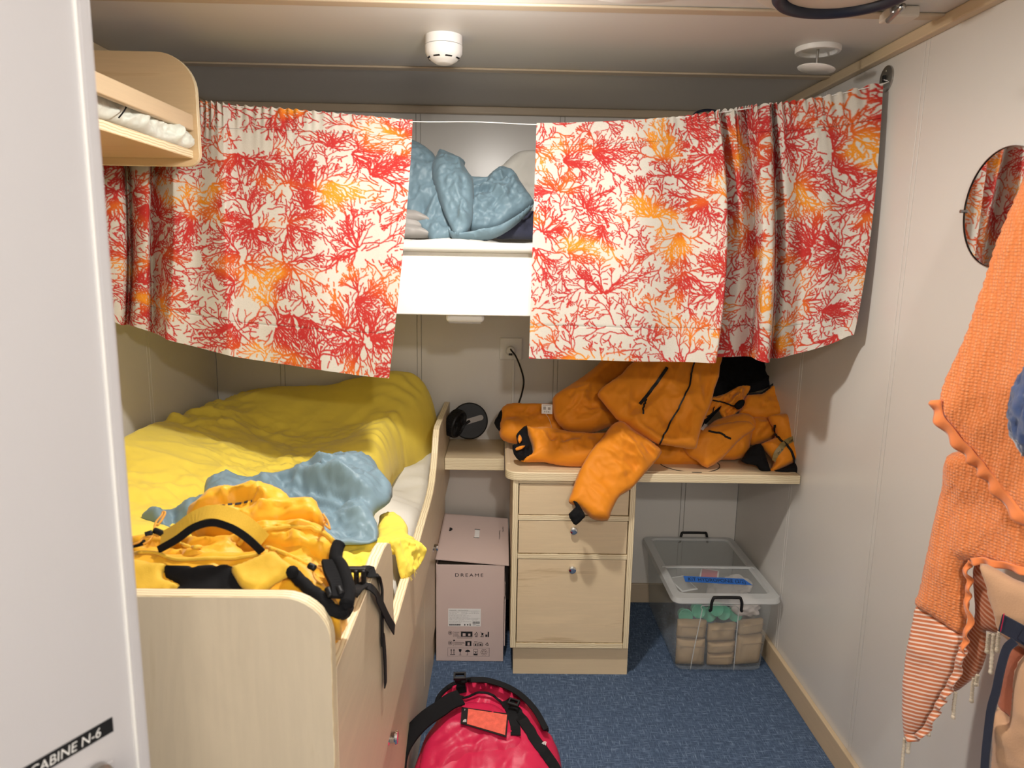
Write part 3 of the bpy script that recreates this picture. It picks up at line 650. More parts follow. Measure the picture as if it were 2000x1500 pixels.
# bedding heap, seen in the gap (px = 780+x*.32, py = 220+y*.32)
g5 = cr(780, 220, .32)
wp = puff('pillow', g5([(600, 380), (640, 320), (700, 270), (770, 252), (880, 260), (960, 330), (980, 450), (960, 560), (930, 700), (780, 720), (660, 620)]), (-1.0, -.40, 1.62), (0, -.9, .4), .07, M['whitefab'], None, R=.09, res=.008, back=.8, wr=(.006, 9, 2, .5), seed=51)
tag(wp, 'white pillow half behind the right curtain on the upper bunk', 'pillow')
nv = puff('cloth_bundle', g5([(560, 740), (600, 680), (680, 640), (780, 610), (900, 620), (960, 700), (900, 765), (700, 768), (600, 768)]), (-1.0, -.60, 1.58), (0, -.9, .4), .045, M['navyfab'], None, R=.05, res=.006, back=.8, wr=(.008, 16, 2, .2), seed=53)
tag(nv, 'dark navy cloth bundle tucked under the blue-grey cover on the upper bunk', 'clothes')
gs = empty('folded_linen', (-1.33, -.6, 1.56), 'grey satin linen folded in layers beside the left curtain on the upper bunk', 'linen')
for i, (a_, b_, c_) in enumerate(((600, 660, 10), (650, 700, 0), (690, 752, 20))):
    puff('fold', g5([(-160, a_), (60, a_-10), (130+c_, a_+15), (180+c_*2, b_-5), (150+c_, b_+8), (0, b_+10), (-160, b_+8)]), (-1.3, -.66, 1.57), (0, -.95, .3), .03, M['greyfab'], gs, R=.03, res=.006, back=1.5, wr=(.004, 18, 2, 0), seed=55+i)
bl = empty('duvet_cover', (-1.2, -.5, 1.56), 'bunched blue-grey duvet cover heaped on the upper bunk between the curtains', 'duvet')
UN = (0, -.85, .5)
puff('fold', g5([(40, 610), (-30, 500), (-60, 300), (-40, 170), (60, 175), (130, 205), (210, 265), (235, 300), (330, 420), (400, 600), (430, 700), (420, 745), (330, 760), (210, 795), (170, 750), (100, 680)]), (-1.2, -.62, 1.65), UN, .07, M['bluegrey'], bl,
     R=.09, res=.0055, back=1.2, wr=(.010, 9, 3, 1.0), fine=.004, seed=61, reg='ub')
puff('fold', g5([(225, 270), (240, 235), (265, 235), (330, 262), (400, 300), (395, 320), (430, 380), (450, 410), (455, 560), (430, 700), (350, 752), (310, 690), (250, 560), (200, 420), (195, 340)]), (-1.2, -.66, 1.66), UN, .055, M['bluegrey'], bl,
     R=.06, res=.005, back=1.5, wr=(.012, 12, 4, 1.35), fine=.004, seed=63, reg='ub')
puff('fold', g5([(400, 400), (470, 398), (530, 400), (560, 375), (620, 348), (680, 355), (718, 385), (740, 430), (790, 500), (822, 550), (780, 590), (700, 640), (600, 700), (500, 720), (430, 715), (400, 620), (420, 500)]), (-1.1, -.62, 1.64), UN, .055, M['bluegrey'], bl,
     R=.06, res=.005, back=1.4, wr=(.012, 11, 3.5, .55), fine=.004, seed=65, reg='ub')
puff('fold', g5([(290, 690), (340, 740), (480, 735), (620, 690), (740, 620), (815, 560), (790, 600), (700, 680), (600, 740), (500, 765), (380, 770), (320, 760)]), (-1.1, -.66, 1.63), UN, .03, M['bluegrey'], bl,
     R=.02, res=.005, back=1.4, wr=(.005, 12, 3, .3), seed=67, reg='ub')

# ================================================================== CURTAINS
PWm, PHm = 2400, 800                          # print field in millimetres
def coral_print():
    img = np.zeros((PHm, PWm)); occ = np.zeros((PHm, PWm), np.int32)
    R_ = random.Random(5); tips = []; nid = 1
    masks = {}
    for r10 in range(10, 36):
        r = r10/10; k = int(r+1.5); yy, xx = np.mgrid[-k:k+1, -k:k+1]; masks[r10] = (k, np.clip(r+.5-np.hypot(xx, yy), 0, 1))
    def stamp(x, y, r):
        k, mk = masks[max(10, min(35, int(r*10)))]; xi, yi = int(x), int(y)
        if xi-k < 0 or yi-k < 0 or xi+k+1 > PWm or yi+k+1 > PHm: return
        s = img[yi-k:yi+k+1, xi-k:xi+k+1]; np.maximum(s, mk, out=s)
    def grow(tips, clear):
        nonlocal nid
        while tips:
            nxt = []
            for tp in tips:
                x, y, a, r, life, cid, pid, age, bend = tp
                a += bend+R_.gauss(0, .13); x += 2*math.cos(a); y += 2*math.sin(a); age += 1; life -= 2
                if not (3 < x < PWm-3 and 3 < y < PHm-3) or life <= 0: continue
                hit = False
                if age > 4:
                    for da in (-.6, 0, .6):
                        xx, yy = int(x+clear*math.cos(a+da)), int(y+clear*math.sin(a+da))
                        if 0 <= xx < PWm and 0 <= yy < PHm:
                            o = occ[yy, xx]
                            if o and o != cid and not (o == pid and age < 9): hit = True; break
                if hit:
                    if R_.random() < .3: a += R_.choice((-.7, .7))
                    else: continue
                stamp(x, y, r); yi, xi = int(y), int(x); occ[max(0, yi-1):yi+2, max(0, xi-1):xi+2] = cid
                if age > 3 and R_.random() < .15:
                    s = R_.choice((-1, 1)); nid += 1
                    nxt.append((x, y, a+s*R_.uniform(.45, .8), max(1.65, r*.88), min(life, R_.uniform(14, 70)), nid, cid, 0, -s*R_.uniform(0, .035)))
                    a -= s*.18
                nxt.append((x, y, a, max(1.65, r*.997), life, cid, pid, age, bend*.98))
            tips = nxt
    for c in range(134):
        x, y = R_.uniform(0, PWm), R_.uniform(0, PHm); a0 = R_.uniform(0, 6.28)
        nb = R_.randint(8, 14); sp = R_.uniform(.7, 1.6)
        for k_ in range(nb):
            nid += 1; a = a0+sp*(k_/(nb-1)-.5)*2+R_.gauss(0, .08)
            tips.append((x+4*math.cos(a), y+4*math.sin(a), a, R_.uniform(2.1, 2.7), R_.uniform(90, 240), nid, 0, 0, R_.gauss(0, .012)))
    R_.shuffle(tips); grow(tips, 4.2)
    for rad, cl, cnt, lim in ((6, 5.0, 3700, .34), (5, 4.4, 5900, .12)):
        for c in range(cnt):
            x, y = R_.uniform(8, PWm-8), R_.uniform(8, PHm-8)
            if noise(np.array([[x/95, y/95, 3.]]))[0] > lim: continue
            if occ[int(y)-rad:int(y)+rad+1, int(x)-rad:int(x)+rad+1].any(): continue
            nid += 1; a = noise(np.array([[x/160, y/160, 7.]]))[0]*9
            grow([(x, y, a, 2.1, R_.uniform(40, 130), nid, 0, 0, 0)], cl)
    yy, xx = np.mgrid[0:PHm, 0:PWm]; q = np.c_[xx.ravel()/170, yy.ravel()/120, np.zeros(xx.size)]
    h = noise(q)+.35*noise(q*2.3+5); h = h.reshape(PHm, PWm)
    stops = np.array([-1, -.02, .20, .36, .52, 1.2]); cols = np.array([(.43, .028, .032), (.46, .034, .028), (.54, .078, .020), (.62, .14, .018), (.70, .255, .02), (.70, .28, .02)])
    ink = np.stack([np.interp(h, stops, cols[:, k]) for k in range(3)], -1)
    lin = np.array([.58, .55, .49])
    return lin+(ink-lin)*img[..., None]
PRINT = coral_print()
def sample(s, t):
    s = np.clip(s, 0, PWm-2.001); t = np.clip(t, 0, PHm-2.001); i, j = s.astype(int), t.astype(int); fs, ft = (s-i)[:, None], (t-j)[:, None]
    return (PRINT[j, i]*(1-fs)+PRINT[j, i+1]*fs)*(1-ft)+(PRINT[j+1, i]*(1-fs)+PRINT[j+1, i+1]*fs)*ft
def cm1(X, Y, x):
    """smooth interpolation of rows Y at params X (n x k)"""
    X = np.asarray(X, float); Y = np.asarray(Y, float); n = len(X)
    m_ = np.zeros_like(Y); m_[1:-1] = (Y[2:]-Y[:-2])/(X[2:]-X[:-2])[:, None]; m_[0] = (Y[1]-Y[0])/(X[1]-X[0]); m_[-1] = (Y[-1]-Y[-2])/(X[-1]-X[-2])
    k = np.clip(np.searchsorted(X, x)-1, 0, n-2); h = (X[k+1]-X[k]); t = ((x-X[k])/h)[:, None]; h = h[:, None]
    return (2*t**3-3*t**2+1)*Y[k]+(t**3-2*t**2+t)*h*m_[k]+(-2*t**3+3*t**2)*Y[k+1]+(t**3-t**2)*h*m_[k+1]
def curtain(name, cols, off, gathers, seed, step=.00165):
    """cols: (top u,v, mid u,v, hem u,v, depth top, depth mid, depth hem)"""
    T, Md, B_ = [], [], []
    for (tu, tv, mu, mv, hu, hv, dt, dm, dh) in cols:
        bs = cols[0][6]; dt, dm, dh = [bs+(x-bs)*1.45 for x in (dt, dm, dh)]
        T.append(at(tu, tv, 1, dt)); Md.append(at(mu, mv, 1, dm)); B_.append(at(hu, hv, 1, dh))
    T, Md, B_ = [np.array([tuple(p) for p in L]) for L in (T, Md, B_)]
    ln = np.r_[0, np.cumsum(.5*np.linalg.norm(np.diff(Md, axis=0), axis=1)+.5*np.linalg.norm(np.diff(B_, axis=0), axis=1))]
    L = ln[-1]; ns = int(L/step); S = np.linspace(0, L, ns)
    t_, m_, b_ = cm1(ln, T, S), cm1(ln, Md, S), cm1(ln, B_, S)
    hgt = .74; nt_ = int(hgt/step); tt = np.linspace(0, 1, nt_)
    k = np.linalg.norm(m_-t_, axis=1).mean(); k = k/(k+np.linalg.norm(b_-m_, axis=1).mean())
    l0 = ((tt-k)*(tt-1)/((0-k)*(0-1)))[:, None, None]; l1 = ((tt-0)*(tt-1)/(k*(k-1)))[:, None, None]; l2 = (tt*(tt-k)/(1-k))[:, None, None]
    Pp = l0*t_[None]+l1*m_[None]+l2*b_[None]                     # rows x cols x 3
    Sg, Tg = np.meshgrid(S, tt*hgt); q = np.c_[Sg.ravel()*5, Tg.ravel()*1.6, np.full(Sg.size, seed)]
    d = .006*noise(q)+.0025*noise(np.c_[Sg.ravel()*16, Tg.ravel()*5, np.full(Sg.size, seed+4)])
    # small gathers along the wire, fading down the cloth
    gm = np.interp(S, ln, gathers)
    g = (gm*np.sin(S*2*math.pi/.024+2.5*noise(np.c_[S*20, S*0, S*0+seed])))[None]*np.exp(-tt*16)[:, None]
    d = d.reshape(nt_, ns)+g*.006
    d += .0012*np.exp(-((tt[:, None]-.105)/.004)**2)+.0012*np.exp(-((tt[:, None]-.865)/.004)**2)*-1
    Pp[..., 1] -= d; Pp[..., 2] += np.exp(-tt*60)[:, None]*gm[None]*.003*np.sin(S*2*math.pi/.024+1)[None]
    P = Pp.reshape(-1, 3); idx = np.arange(nt_*ns).reshape(nt_, ns)
    a_, b2, c_, d_ = idx[:-1, :-1].ravel(), idx[:-1, 1:].ravel(), idx[1:, 1:].ravel(), idx[1:, :-1].ravel()
    F = np.stack([a_, d_, c_, b2], 1)
    me = bpy.data.meshes.new(name); me.vertices.add(len(P)); me.vertices.foreach_set('co', P.ravel())
    me.loops.add(F.size); me.loops.foreach_set('vertex_index', F.ravel().astype(np.int32)); me.polygons.add(len(F))
    me.polygons.foreach_set('loop_start', np.arange(0, F.size, 4, dtype=np.int32)); me.update(calc_edges=True)
    ca = me.color_attributes.new('print', 'FLOAT_COLOR', 'POINT')
    c = sample(Sg.ravel()*1000+off[0], Tg.ravel()*1000+off[1]); 
    stitch = (np.abs(Tg.ravel()-.075) < .0008) | (np.abs(Tg.ravel()-.64) < .0008)
    c[stitch] *= .45
    ca.data.foreach_set('color', np.c_[c, np.ones(len(c))].ravel().astype(np.float32))
    return link(name, me, M['coral'], None, True), t_
fr = -.865
RC = [(1048, 240, 1041, 450, 1033, 700, fr, fr, fr), (1150, 238, 1146, 450, 1140, 703, fr+.01, fr+.012, fr+.01), (1250, 233, 1250, 450, 1255, 706, fr, fr-.01, fr), (1335, 226, 1345, 450, 1340, 707, fr, fr+.005, fr-.01),
      (1400, 217, 1418, 450, 1397, 709, fr-.01, fr-.05, fr-.06), (1404, 216, 1412, 450, 1388, 698, fr+.015, fr+.01, fr+.01), (1432, 213, 1448, 450, 1425, 697, fr-.01, fr-.02, fr-.01), (1452, 210, 1474, 450, 1462, 696, fr+.015, fr+.012, fr+.015),
      (1478, 206, 1490, 450, 1480, 704, fr-.02, fr-.05, fr-.05), (1502, 203, 1510, 450, 1500, 709, fr-.02, fr-.055, fr-.06), (1505, 203, 1516, 450, 1506, 700, fr+.005, fr+.005, fr), (1520, 202, 1535, 450, 1520, 700, fr-.02, fr-.03, fr-.03),
      (1545, 198, 1568, 450, 1548, 693, fr-.02, fr-.02, fr-.02), (1590, 191, 1610, 450, 1590, 682, fr-.035, fr-.05, fr-.05), (1640, 181, 1655, 450, 1632, 668, fr-.045, fr-.05, fr-.06), (1690, 168, 1688, 450, 1656, 657, fr-.055, fr-.065, fr-.07), (1727, 160, 1702, 450, 1668, 654, fr-.063, fr-.08, fr-.08)]
gR = [0, 0, 0, .3, 1, 1.2, 1.2, 1.2, 1.2, 1.2, 1, 1, .8, .6, .8, .9, .6]
cR, topR = curtain('curtain', RC, (20, 20), gR, 3.)
tag(cR, 'right coral print curtain, gathered towards the right wall', 'curtain')
fl = -.875
LC = [(150, 165, 160, 450, 165, 600, fl, fl, fl), (195, 172, 205, 450, 205, 618, fl-.02, fl-.04, fl-.04), (225, 176, 240, 450, 236, 634, fl, fl-.03, fl-.03), (238, 178, 252, 450, 248, 634, fl+.02, fl+.015, fl+.01), (262, 180, 268, 450, 262, 638, fl-.01, fl-.03, fl-.03),
      (290, 183, 290, 450, 285, 645, fl-.01, fl-.03, fl-.02), (305, 184, 297, 450, 300, 650, fl+.02, fl+.02, fl+.01), (340, 188, 334, 450, 320, 660, fl-.02, fl-.03, fl-.04), (346, 189, 342, 450, 326, 664, fl+.0, fl-.035, fl-.045), (390, 196, 385, 450, 380, 677, fl-.01, fl-.02, fl-.03),
      (436, 201, 440, 450, 448, 694, fl-.015, fl-.035, fl-.035), (452, 204, 456, 450, 462, 697, fl+.0, fl-.012, fl-.02), (520, 209, 520, 450, 530, 708, fl, fl-.01, fl-.01), (620, 217, 620, 450, 620, 722, fl, fl-.02, fl-.02), (715, 226, 708, 450, 695, 732, fl+.005, fl, fl), (806, 234, 791, 450, 760, 739, fl, fl-.005, fl-.005)]
gL = [.8]*9+[1, 1, .8, .6, .5, .3, .2]
cL, topL = curtain('curtain', LC, (1180, 30), gL, 9.)
tag(cL, 'left coral print curtain, hanging beside the wooden wall shelf', 'curtain')
# wire through both curtain tops, with wall brackets
cw = empty('curtain_wire', (-1.1, -.9, 1.9), 'thin white wire carrying the coral curtains across the bunk', 'curtain wire')
pL, pR = V((-W_+.006, -.90, 2.0)), V((-.012, -.93, 2.018))
mid = [at(806, 235, 1, fr), at(927, 238, 1, fr), at(1048, 240.5, 1, fr)]
tl = [V(topL[i])+V((0, .004, -.004)) for i in np.linspace(int(len(topL)*.15), len(topL)-1, 8).astype(int)]; trr = [V(topR[i])+V((0, .004, -.004)) for i in np.linspace(0, len(topR)-1, 10).astype(int)]
tubeo('wire', [pL]+tl+[mid[1]]+trr+[pR], .0014, M['plastic'], cw, n=6, m=4)
for p, s in ((pR, 1), (pL, -1)):
    b_ = latheo('wall_bracket', (p.x+s*.0115, p.y, 2.02), (-s, 0, 0), [(0, 0), (.034, 0), (.034, .004), (.030, .006), (.0, .006)], M['steel'], cw, n=36)
    bm = bmesh.new(); box(bm, (p.x-s*.001, p.y-.004, 2.012), (p.x+s*.006, p.y+.004, 2.028)); obj('hook', bm, M['black'], b_)
    for dz in (-.02, .02): latheo('screw', (p.x+s*.0055, p.y, 2.02+dz), (-s, 0, 0), [(0, 0), (.004, 0), (.003, .0015), (0, .0015)], M['steel'], b_, n=12)

# ================================================================== DESK, SHELF, CABINET
dk = empty('desk', (-.5, -.3, .755), 'pale birch worktop fixed across the right-hand corner under the orange clothes', 'desk')
r_ = .05
pts = [(-.002, -.620), (-.002, -.003), (-1.030, -.003)]+[(-1.030+r_-r_*math.cos(a), -.620+r_-r_*math.sin(a)) for a in np.linspace(0, math.pi/2, 8)]
bm = bmesh.new(); prism(bm, pts, 2, .755, .787, 1, 0); obj('desk_top', bm, [M['birch_x'], M['plyz']], dk, bev=.004, seg=3)
boxo('raised_lip', (-1.024, -.52, .7872), (-1.012, -.01, .7905), M['birch_y'], dk, bev=.001)
boxo('raised_lip', (-.95, -.598, .7872), (-.03, -.590, .7890), M['birch_x'], dk, bev=.0006)
bm = bmesh.new(); lathe(bm, (-.36, -.49, .7872), (0, 0, 1), [(.107, 0), (.107, .0016), (.1095, .0016), (.1095, 0)], 48); obj('grommet_ring', bm, M['black'], dk)
latheo('grommet_cover', (-.36, -.49, .7872), (0, 0, 1), [(0, 0), (.106, 0), (.106, .0012), (0, .0012)], M['birch_x'], dk, n=48)
boxo('wall_bracket', (-.075, -.55, .735), (-.004, -.02, .7548), M['birch_y'], dk)
ws = empty('wall_shelf', (-1.15, -.15, .695), 'small thick plywood shelf between the bunk and the desk', 'shelf')
bm = bmesh.new(); prism(bm, [(-1.2635, -.300), (-1.2635, -.003), (-1.0315, -.003), (-1.0315, -.300)], 2, .694, .742, 1, 0); obj('shelf_board', bm, [M['birch_x'], M['plyz']], ws, bev=.002)
cb = empty('drawer_cabinet', (-.79, -.3, 0), 'birch pedestal with three drawers and chrome knobs under the desk', 'cabinet')
X0, X1, Y0 = -1.003, -.572, -.607
bm = bmesh.new()
for a, b_ in ((X0, X0+.020), (X1-.020, X1)): box(bm, (a, Y0, .120), (b_, -.02, .7545))
bm.free()
for a, b_ in ((X0, X0+.020), (X1-.020, X1)): boxo('side_panel', (a, Y0, .120), (b_, -.02, .7545), M['plyx'], cb, bev=.001, seg=1)
for z0, z1 in ((.120, .139), (.464, .482), (.608, .626), (.742, .7545)):
    bm = bmesh.new(); box(bm, (X0+.0205, Y0+.0005, z0), (X1-.0205, -.02, z1)); obj('rail', bm, M['plyz'], cb, bev=.0008, seg=1)
boxo('back_panel', (X0+.021, -.03, .14), (X1-.021, -.022, .742), M['birch_x'], cb)
for z0, z1, kz in ((.6285, .7395, .69), (.4845, .6055, .576), (.1415, .4615, .430)):
    d = boxo('drawer_front', (X0+.023, Y0+.003, z0), (X1-.023, Y0+.022, z1), M['birch_x'], cb, bev=.0012)
    latheo('knob', (-.787, Y0+.003, kz), (0, -1, 0), [(0, 0), (.010, 0), (.009, .012), (.0125, .014), (.0140, .018), (.0125, .022), (.008, .0235), (0, .0238)], M['chrome'], d, n=28)
boxo('plinth', (-.990, -.579, 0), (-.567, -.05, .1195), M['birch_x'], cb)

# ================================================================== CARTON
bx = empty('carton', (-1.15, -.28, 0), 'dusty pink cardboard box with a partly open lid beside the drawer cabinet', 'box')
x0, x1, y0, y1 = -1.2805, -1.026, -.50, -.06
bm = bmesh.new(); t_ = .004
box(bm, (x0, y0, .001), (x1, y0+t_, .390)); box(bm, (x0, y1-t_, .001), (x1, y1, .40)); box(bm, (x0, y0+t_, .001), (x0+t_, y1-t_, .392)); box(bm, (x1-t_, y0+t_, .001), (x1, y1-t_, .375)); box(bm, (x0+t_, y0+t_, .001), (x1-t_, y1-t_, .005))
obj('box_body', bm, M['card'], bx, bev=.0015)
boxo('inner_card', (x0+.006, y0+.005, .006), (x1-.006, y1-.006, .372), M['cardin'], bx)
A_, B_, C_, D_ = V((-1.283, -.500, .413)), V((-1.010, -.503, .392)), V((-1.010, -.055, .405)), V((-1.283, -.055, .425))
def quad_slab(bm, q, th, n=10):
    nn = (q[1]-q[0]).cross(q[3]-q[0]).normalized()
    g = [[q[0].lerp(q[1], i/n).lerp(q[3].lerp(q[2], i/n), j/n)+nn*(.006*math.sin(math.pi*i/n)*math.sin(math.pi*j/n)+.004*math.sin(math.pi*j/n)) for i in range(n+1)] for j in range(n+1)]
    T = [[bm.verts.new(p) for p in r] for r in g]; Bm = [[bm.verts.new(p-nn*th) for p in r] for r in g]
    for j in range(n):
        for i in range(n):
            bm.faces.new((T[j][i], T[j][i+1], T[j+1][i+1], T[j+1][i])); bm.faces.new((Bm[j+1][i], Bm[j+1][i+1], Bm[j][i+1], Bm[j][i]))
    for i in range(n):
        bm.faces.new((T[0][i+1], T[0][i], Bm[0][i], Bm[0][i+1])); bm.faces.new((T[n][i], T[n][i+1], Bm[n][i+1], Bm[n][i]))
        bm.faces.new((T[i][0], T[i+1][0], Bm[i+1][0], Bm[i][0])); bm.faces.new((T[i+1][n], T[i][n], Bm[i][n], Bm[i+1][n]))
bm = bmesh.new(); quad_slab(bm, (A_, B_, C_, D_), .003); lid = obj('lid', bm, M['card'], bx)
def lidp(s, t_, off=.0006):
    p = A_.lerp(B_, s).lerp(D_.lerp(C_, s), t_); nn = (B_-A_).cross(D_-A_).normalized()
    return p+nn*(.006*math.sin(math.pi*s)*math.sin(math.pi*t_)+.004*math.sin(math.pi*t_)+off)
def lidquad(name, s0, s1, t0, t1, mat, off=.0009):
    bm = bmesh.new(); bm.faces.new([bm.verts.new(lidp(s, t2, off)) for s, t2 in ((s0, t0), (s1, t0), (s1, t1), (s0, t1))]); return obj(name, bm, mat, lid)
lidquad('carry_slot', .50, .57, .44, .62, M['label']); lidquad('slot_edge', .495, .575, .615, .635, M['ink']); lidquad('slot_edge', .49, .57, .435, .445, M['ink'])
bm = bmesh.new(); bm.faces.new([bm.verts.new(lidp(.12+a, .60+b_, .0009)) for a, b_ in ((0, -.05), (.03, -.04), (.05, 0), (.03, .03), (0, .04))]); obj('printed_mark', bm, M['ink'], lid)
for k_ in range(2): text('lettering', 'Food Waste Disposer' if k_ else 'Household Kitchen', lidp(.86+.05*k_, .66+.1*k_, .0012), lidp(.85, .2)-lidp(.85, .7), lidp(.9, .4)-lidp(.8, .4), .006, M['ink'], lid, width=.11 if k_ else .085)
bm = bmesh.new(); box(bm, (x1, y0+.03, .25), (x1+.004, y0+.12, .31)); box(bm, (x1+.002, y0+.01, .06), (x1+.006, y0+.06, .24)); obj('side_flap', bm, M['card'], bx)
FY = y0-.0004
def bt(px, py):                    # point on the carton front from crop (840,1170) scale .0866
    return at(840+px*.0866, 1170+py*.0866, 1, FY)
def ftext(body, x, y, h, wd, sp=1., mat=M['ink']):
    p = bt(x, y); return text('lettering', body, p, (1, 0, 0), (0, 0, 1), h, mat, bx, spacing=sp, width=wd)
pD = at(888, 1126, 1, FY); pD2 = at(943, 1126, 1, FY)
text('lettering', 'DREAME', (pD.x, FY, pD.z), (1, 0, 0), (0, 0, 1), .0125, M['ink'], bx, spacing=1.35, width=pD2.x-pD.x)
def rect(name, a, b_, mat, y=FY, parent=None, off=0):
    bm = bmesh.new(); p, q = bt(*a), bt(*b_)
    bm.faces.new([bm.verts.new(v) for v in ((p.x, y-off, p.z), (q.x, y-off, p.z), (q.x, y-off, q.z), (p.x, y-off, q.z))]); return obj(name, bm, mat, parent or bx)
lb = rect('sticker', (408, 212), (1142, 618), M['label'])
def ink_set(name, rects, parent, mat=M['ink'], off=.0004):
    bm = bmesh.new()
    for (a, b_, c_, d_) in rects:
        p, q = bt(a, b_), bt(c_, d_); bm.faces.new([bm.verts.new(v) for v in ((p.x, FY-off, p.z), (q.x, FY-off, p.z), (q.x, FY-off, q.z), (p.x, FY-off, q.z))])
    return obj(name, bm, mat, parent)
text('lettering', 'DREAME', bt(430, 258)-V((0, .0004, 0)), (1, 0, 0), (0, 0, 1), .0028, M['ink'], lb, spacing=1.3, width=.0255)
text('lettering', 'Food Waste Disposer', bt(640, 258)-V((0, .0004, 0)), (1, 0, 0), (0, 0, 1), .0026, M['ink'], lb, width=.037)
for (x, y, s, w2) in ((430, 300, 'Name: Food Waste Disposer', 230), (700, 300, 'Model: MFW01', 130), (935, 300, 'Net weight: 7.0 kg', 150), (430, 324, 'Gross weight: 9.0 kg', 170), (705, 324, 'External package dimensions: 350 x 280 x 390 mm', 395), (430, 350, 'Rated voltage and frequency: 220-240V  50 Hz', 390),
                     (430, 378, 'Product dimensions: 300 x 270 x 340 mm', 485), (430, 405, 'Manufactured by Dreame Technology Co., Ltd', 425), (430, 428, 'Address: No. 1688, Songwei Road, Guoxiang, Wuzhong, Suzhou', 685), (430, 450, 'Jiangsu Province, China. Importer address printed inside', 655), (430, 475, 'Website: https://www.dreametech.com', 340), (945, 482, 'Made in China', 115),
                     (430, 508, 'This product complies with the applicable directives', 500), (430, 528, 'Keep the packaging for later use', 275)):
    text('lettering', s, bt(x, y)-V((0, .0004, 0)), (1, 0, 0), (0, 0, 1), .0016, M['ink'], lb, width=(bt(x+w2, y)-bt(x, y)).length)
bars = []; xx = 958
while xx < 1118:
    w2 = random.choice((3, 5, 8)); bars.append((xx, 505, min(xx+w2, 1120), 558)); xx += w2+random.choice((3, 5, 6))
xx = 430
while xx < 690:
    w2 = random.choice((4, 8, 12)); bars.append((xx, 560, xx+w2, 595)); xx += w2+random.choice((3, 4))
ink_set('barcode', bars, lb)['kind'] = 'stuff'
_o = ink_set('small_marks', [(770, 565, 795, 595), (832, 568, 862, 592), (890, 555, 915, 575), (888, 582, 920, 598), (960, 578, 1030, 586), (1040, 588, 1120, 596), (430, 268, 1115, 270)], lb)
def outline_rect(a, b_, c_, d_, w2=4): return [(a, b_, c_, b_+w2), (a, d_-w2, c_, d_), (a, b_, a+w2, d_), (c_-w2, b_, c_, d_)]
R_s = outline_rect(520, 730, 700, 850)+[(700, 732, 955, 850)]+outline_rect(520, 945, 800, 1058)+[(800, 948, 932, 1058), (520, 918, 565, 942), (1015, 838, 1070, 854), (1138, 842, 1212, 854)]
R_s += outline_rect(398, 1100, 1335, 1294, 4)+[(470, 1150, 482, 1236), (532, 1150, 544, 1236), (452, 1246, 566, 1260), (672, 1190, 682, 1262), (645, 1258, 712, 1264), (842, 1180, 850, 1262), (820, 1256, 850, 1264), (980, 1235, 1070, 1268)]
R_s += outline_rect(980, 1130, 1075, 1235, 6)+outline_rect(985, 990, 1085, 1060, 6)+outline_rect(1093, 990, 1195, 1060, 6)+[(990, 962, 1070, 970), (1090, 968, 1170, 976), (1010, 1010, 1040, 1050), (1055, 1005, 1068, 1055), (1118, 1010, 1148, 1050), (1163, 1005, 1176, 1055), (990, 1180, 1065, 1186), (1015, 1196, 1045, 1216)]
R_s += [(1300, 740, 1328, 856), (1248, 800, 1290, 852), (1160, 760, 1195, 815), (600, 862, 955, 868), (600, 878, 950, 884)]
R_s += [(540, 755+24*k_, 540+random.randint(90, 140), 762+24*k_) for k_ in range(4)]+[(545, 970+24*k_, 545+[225, 235, 180][k_], 978+24*k_) for k_ in range(3)]
ink_set('printed_symbols', R_s, bx, off=.0001)['kind'] = 'stuff'
ink_set('printed_symbols', [(735, 770, 800, 835), (860, 780, 910, 830), (845, 975, 895, 1045)], bx, M['card'], .0003)['kind'] = 'stuff'
bm = bmesh.new()
def ftri(pts):
    bm.faces.new([bm.verts.new(bt(*p)-V((0, .0001, 0))) for p in pts])
ftri([(457, 1160), (476, 1122), (495, 1160)]); ftri([(519, 1160), (538, 1122), (557, 1160)]); ftri([(648, 1130), (710, 1130), (706, 1170), (690, 1192), (665, 1192), (650, 1170)])
ftri([(790, 1190), (800, 1165), (825, 1148), (848, 1140), (872, 1148), (895, 1165), (904, 1190)])
def ring(cx, cy, r0, r1, n=20, a0=0, a1=6.283):
    for i in range(n):
        a, b_ = a0+(a1-a0)*i/n, a0+(a1-a0)*(i+1)/n
        ftri([(cx+r0*math.cos(a), cy+r0*math.sin(a)), (cx+r1*math.cos(a), cy+r1*math.sin(a)), (cx+r1*math.cos(b_), cy+r1*math.sin(b_)), (cx+r0*math.cos(b_), cy+r0*math.sin(b_))])
ring(452, 762, 38, 46); ring(452, 990, 38, 46); ring(455, 762, 6, 20); ring(455, 990, 6, 20)
for cx, cy, R2 in ((1042, 790, 44), (1285, 1020, 42)):
    P3 = [(cx+R2*math.cos(a), cy+R2*math.sin(a)) for a in (-1.57, .52, 2.62)]
    for i in range(3):
        a, b_ = P3[i], P3[(i+1) % 3]; d = V((b_[0]-a[0], b_[1]-a[1])).normalized(); n_ = (-d.y*7, d.x*7)
        ftri([(a[0]-n_[0], a[1]-n_[1]), (a[0]+n_[0], a[1]+n_[1]), (b_[0]+n_[0]-d.x*18, b_[1]+n_[1]-d.y*18), (b_[0]-n_[0]-d.x*18, b_[1]-n_[1]-d.y*18)])
for k_ in range(6): ring(1215+50*math.cos(k_*1.047), 1200+50*math.sin(k_*1.047), 22, 27, 10)
for a in (1, -1):
    ftri([(1135, 797-a*57), (1142, 797-a*60), (1218, 797+a*30), (1211, 797+a*33)])
obj('printed_symbols', bm, M['ink'], bx)

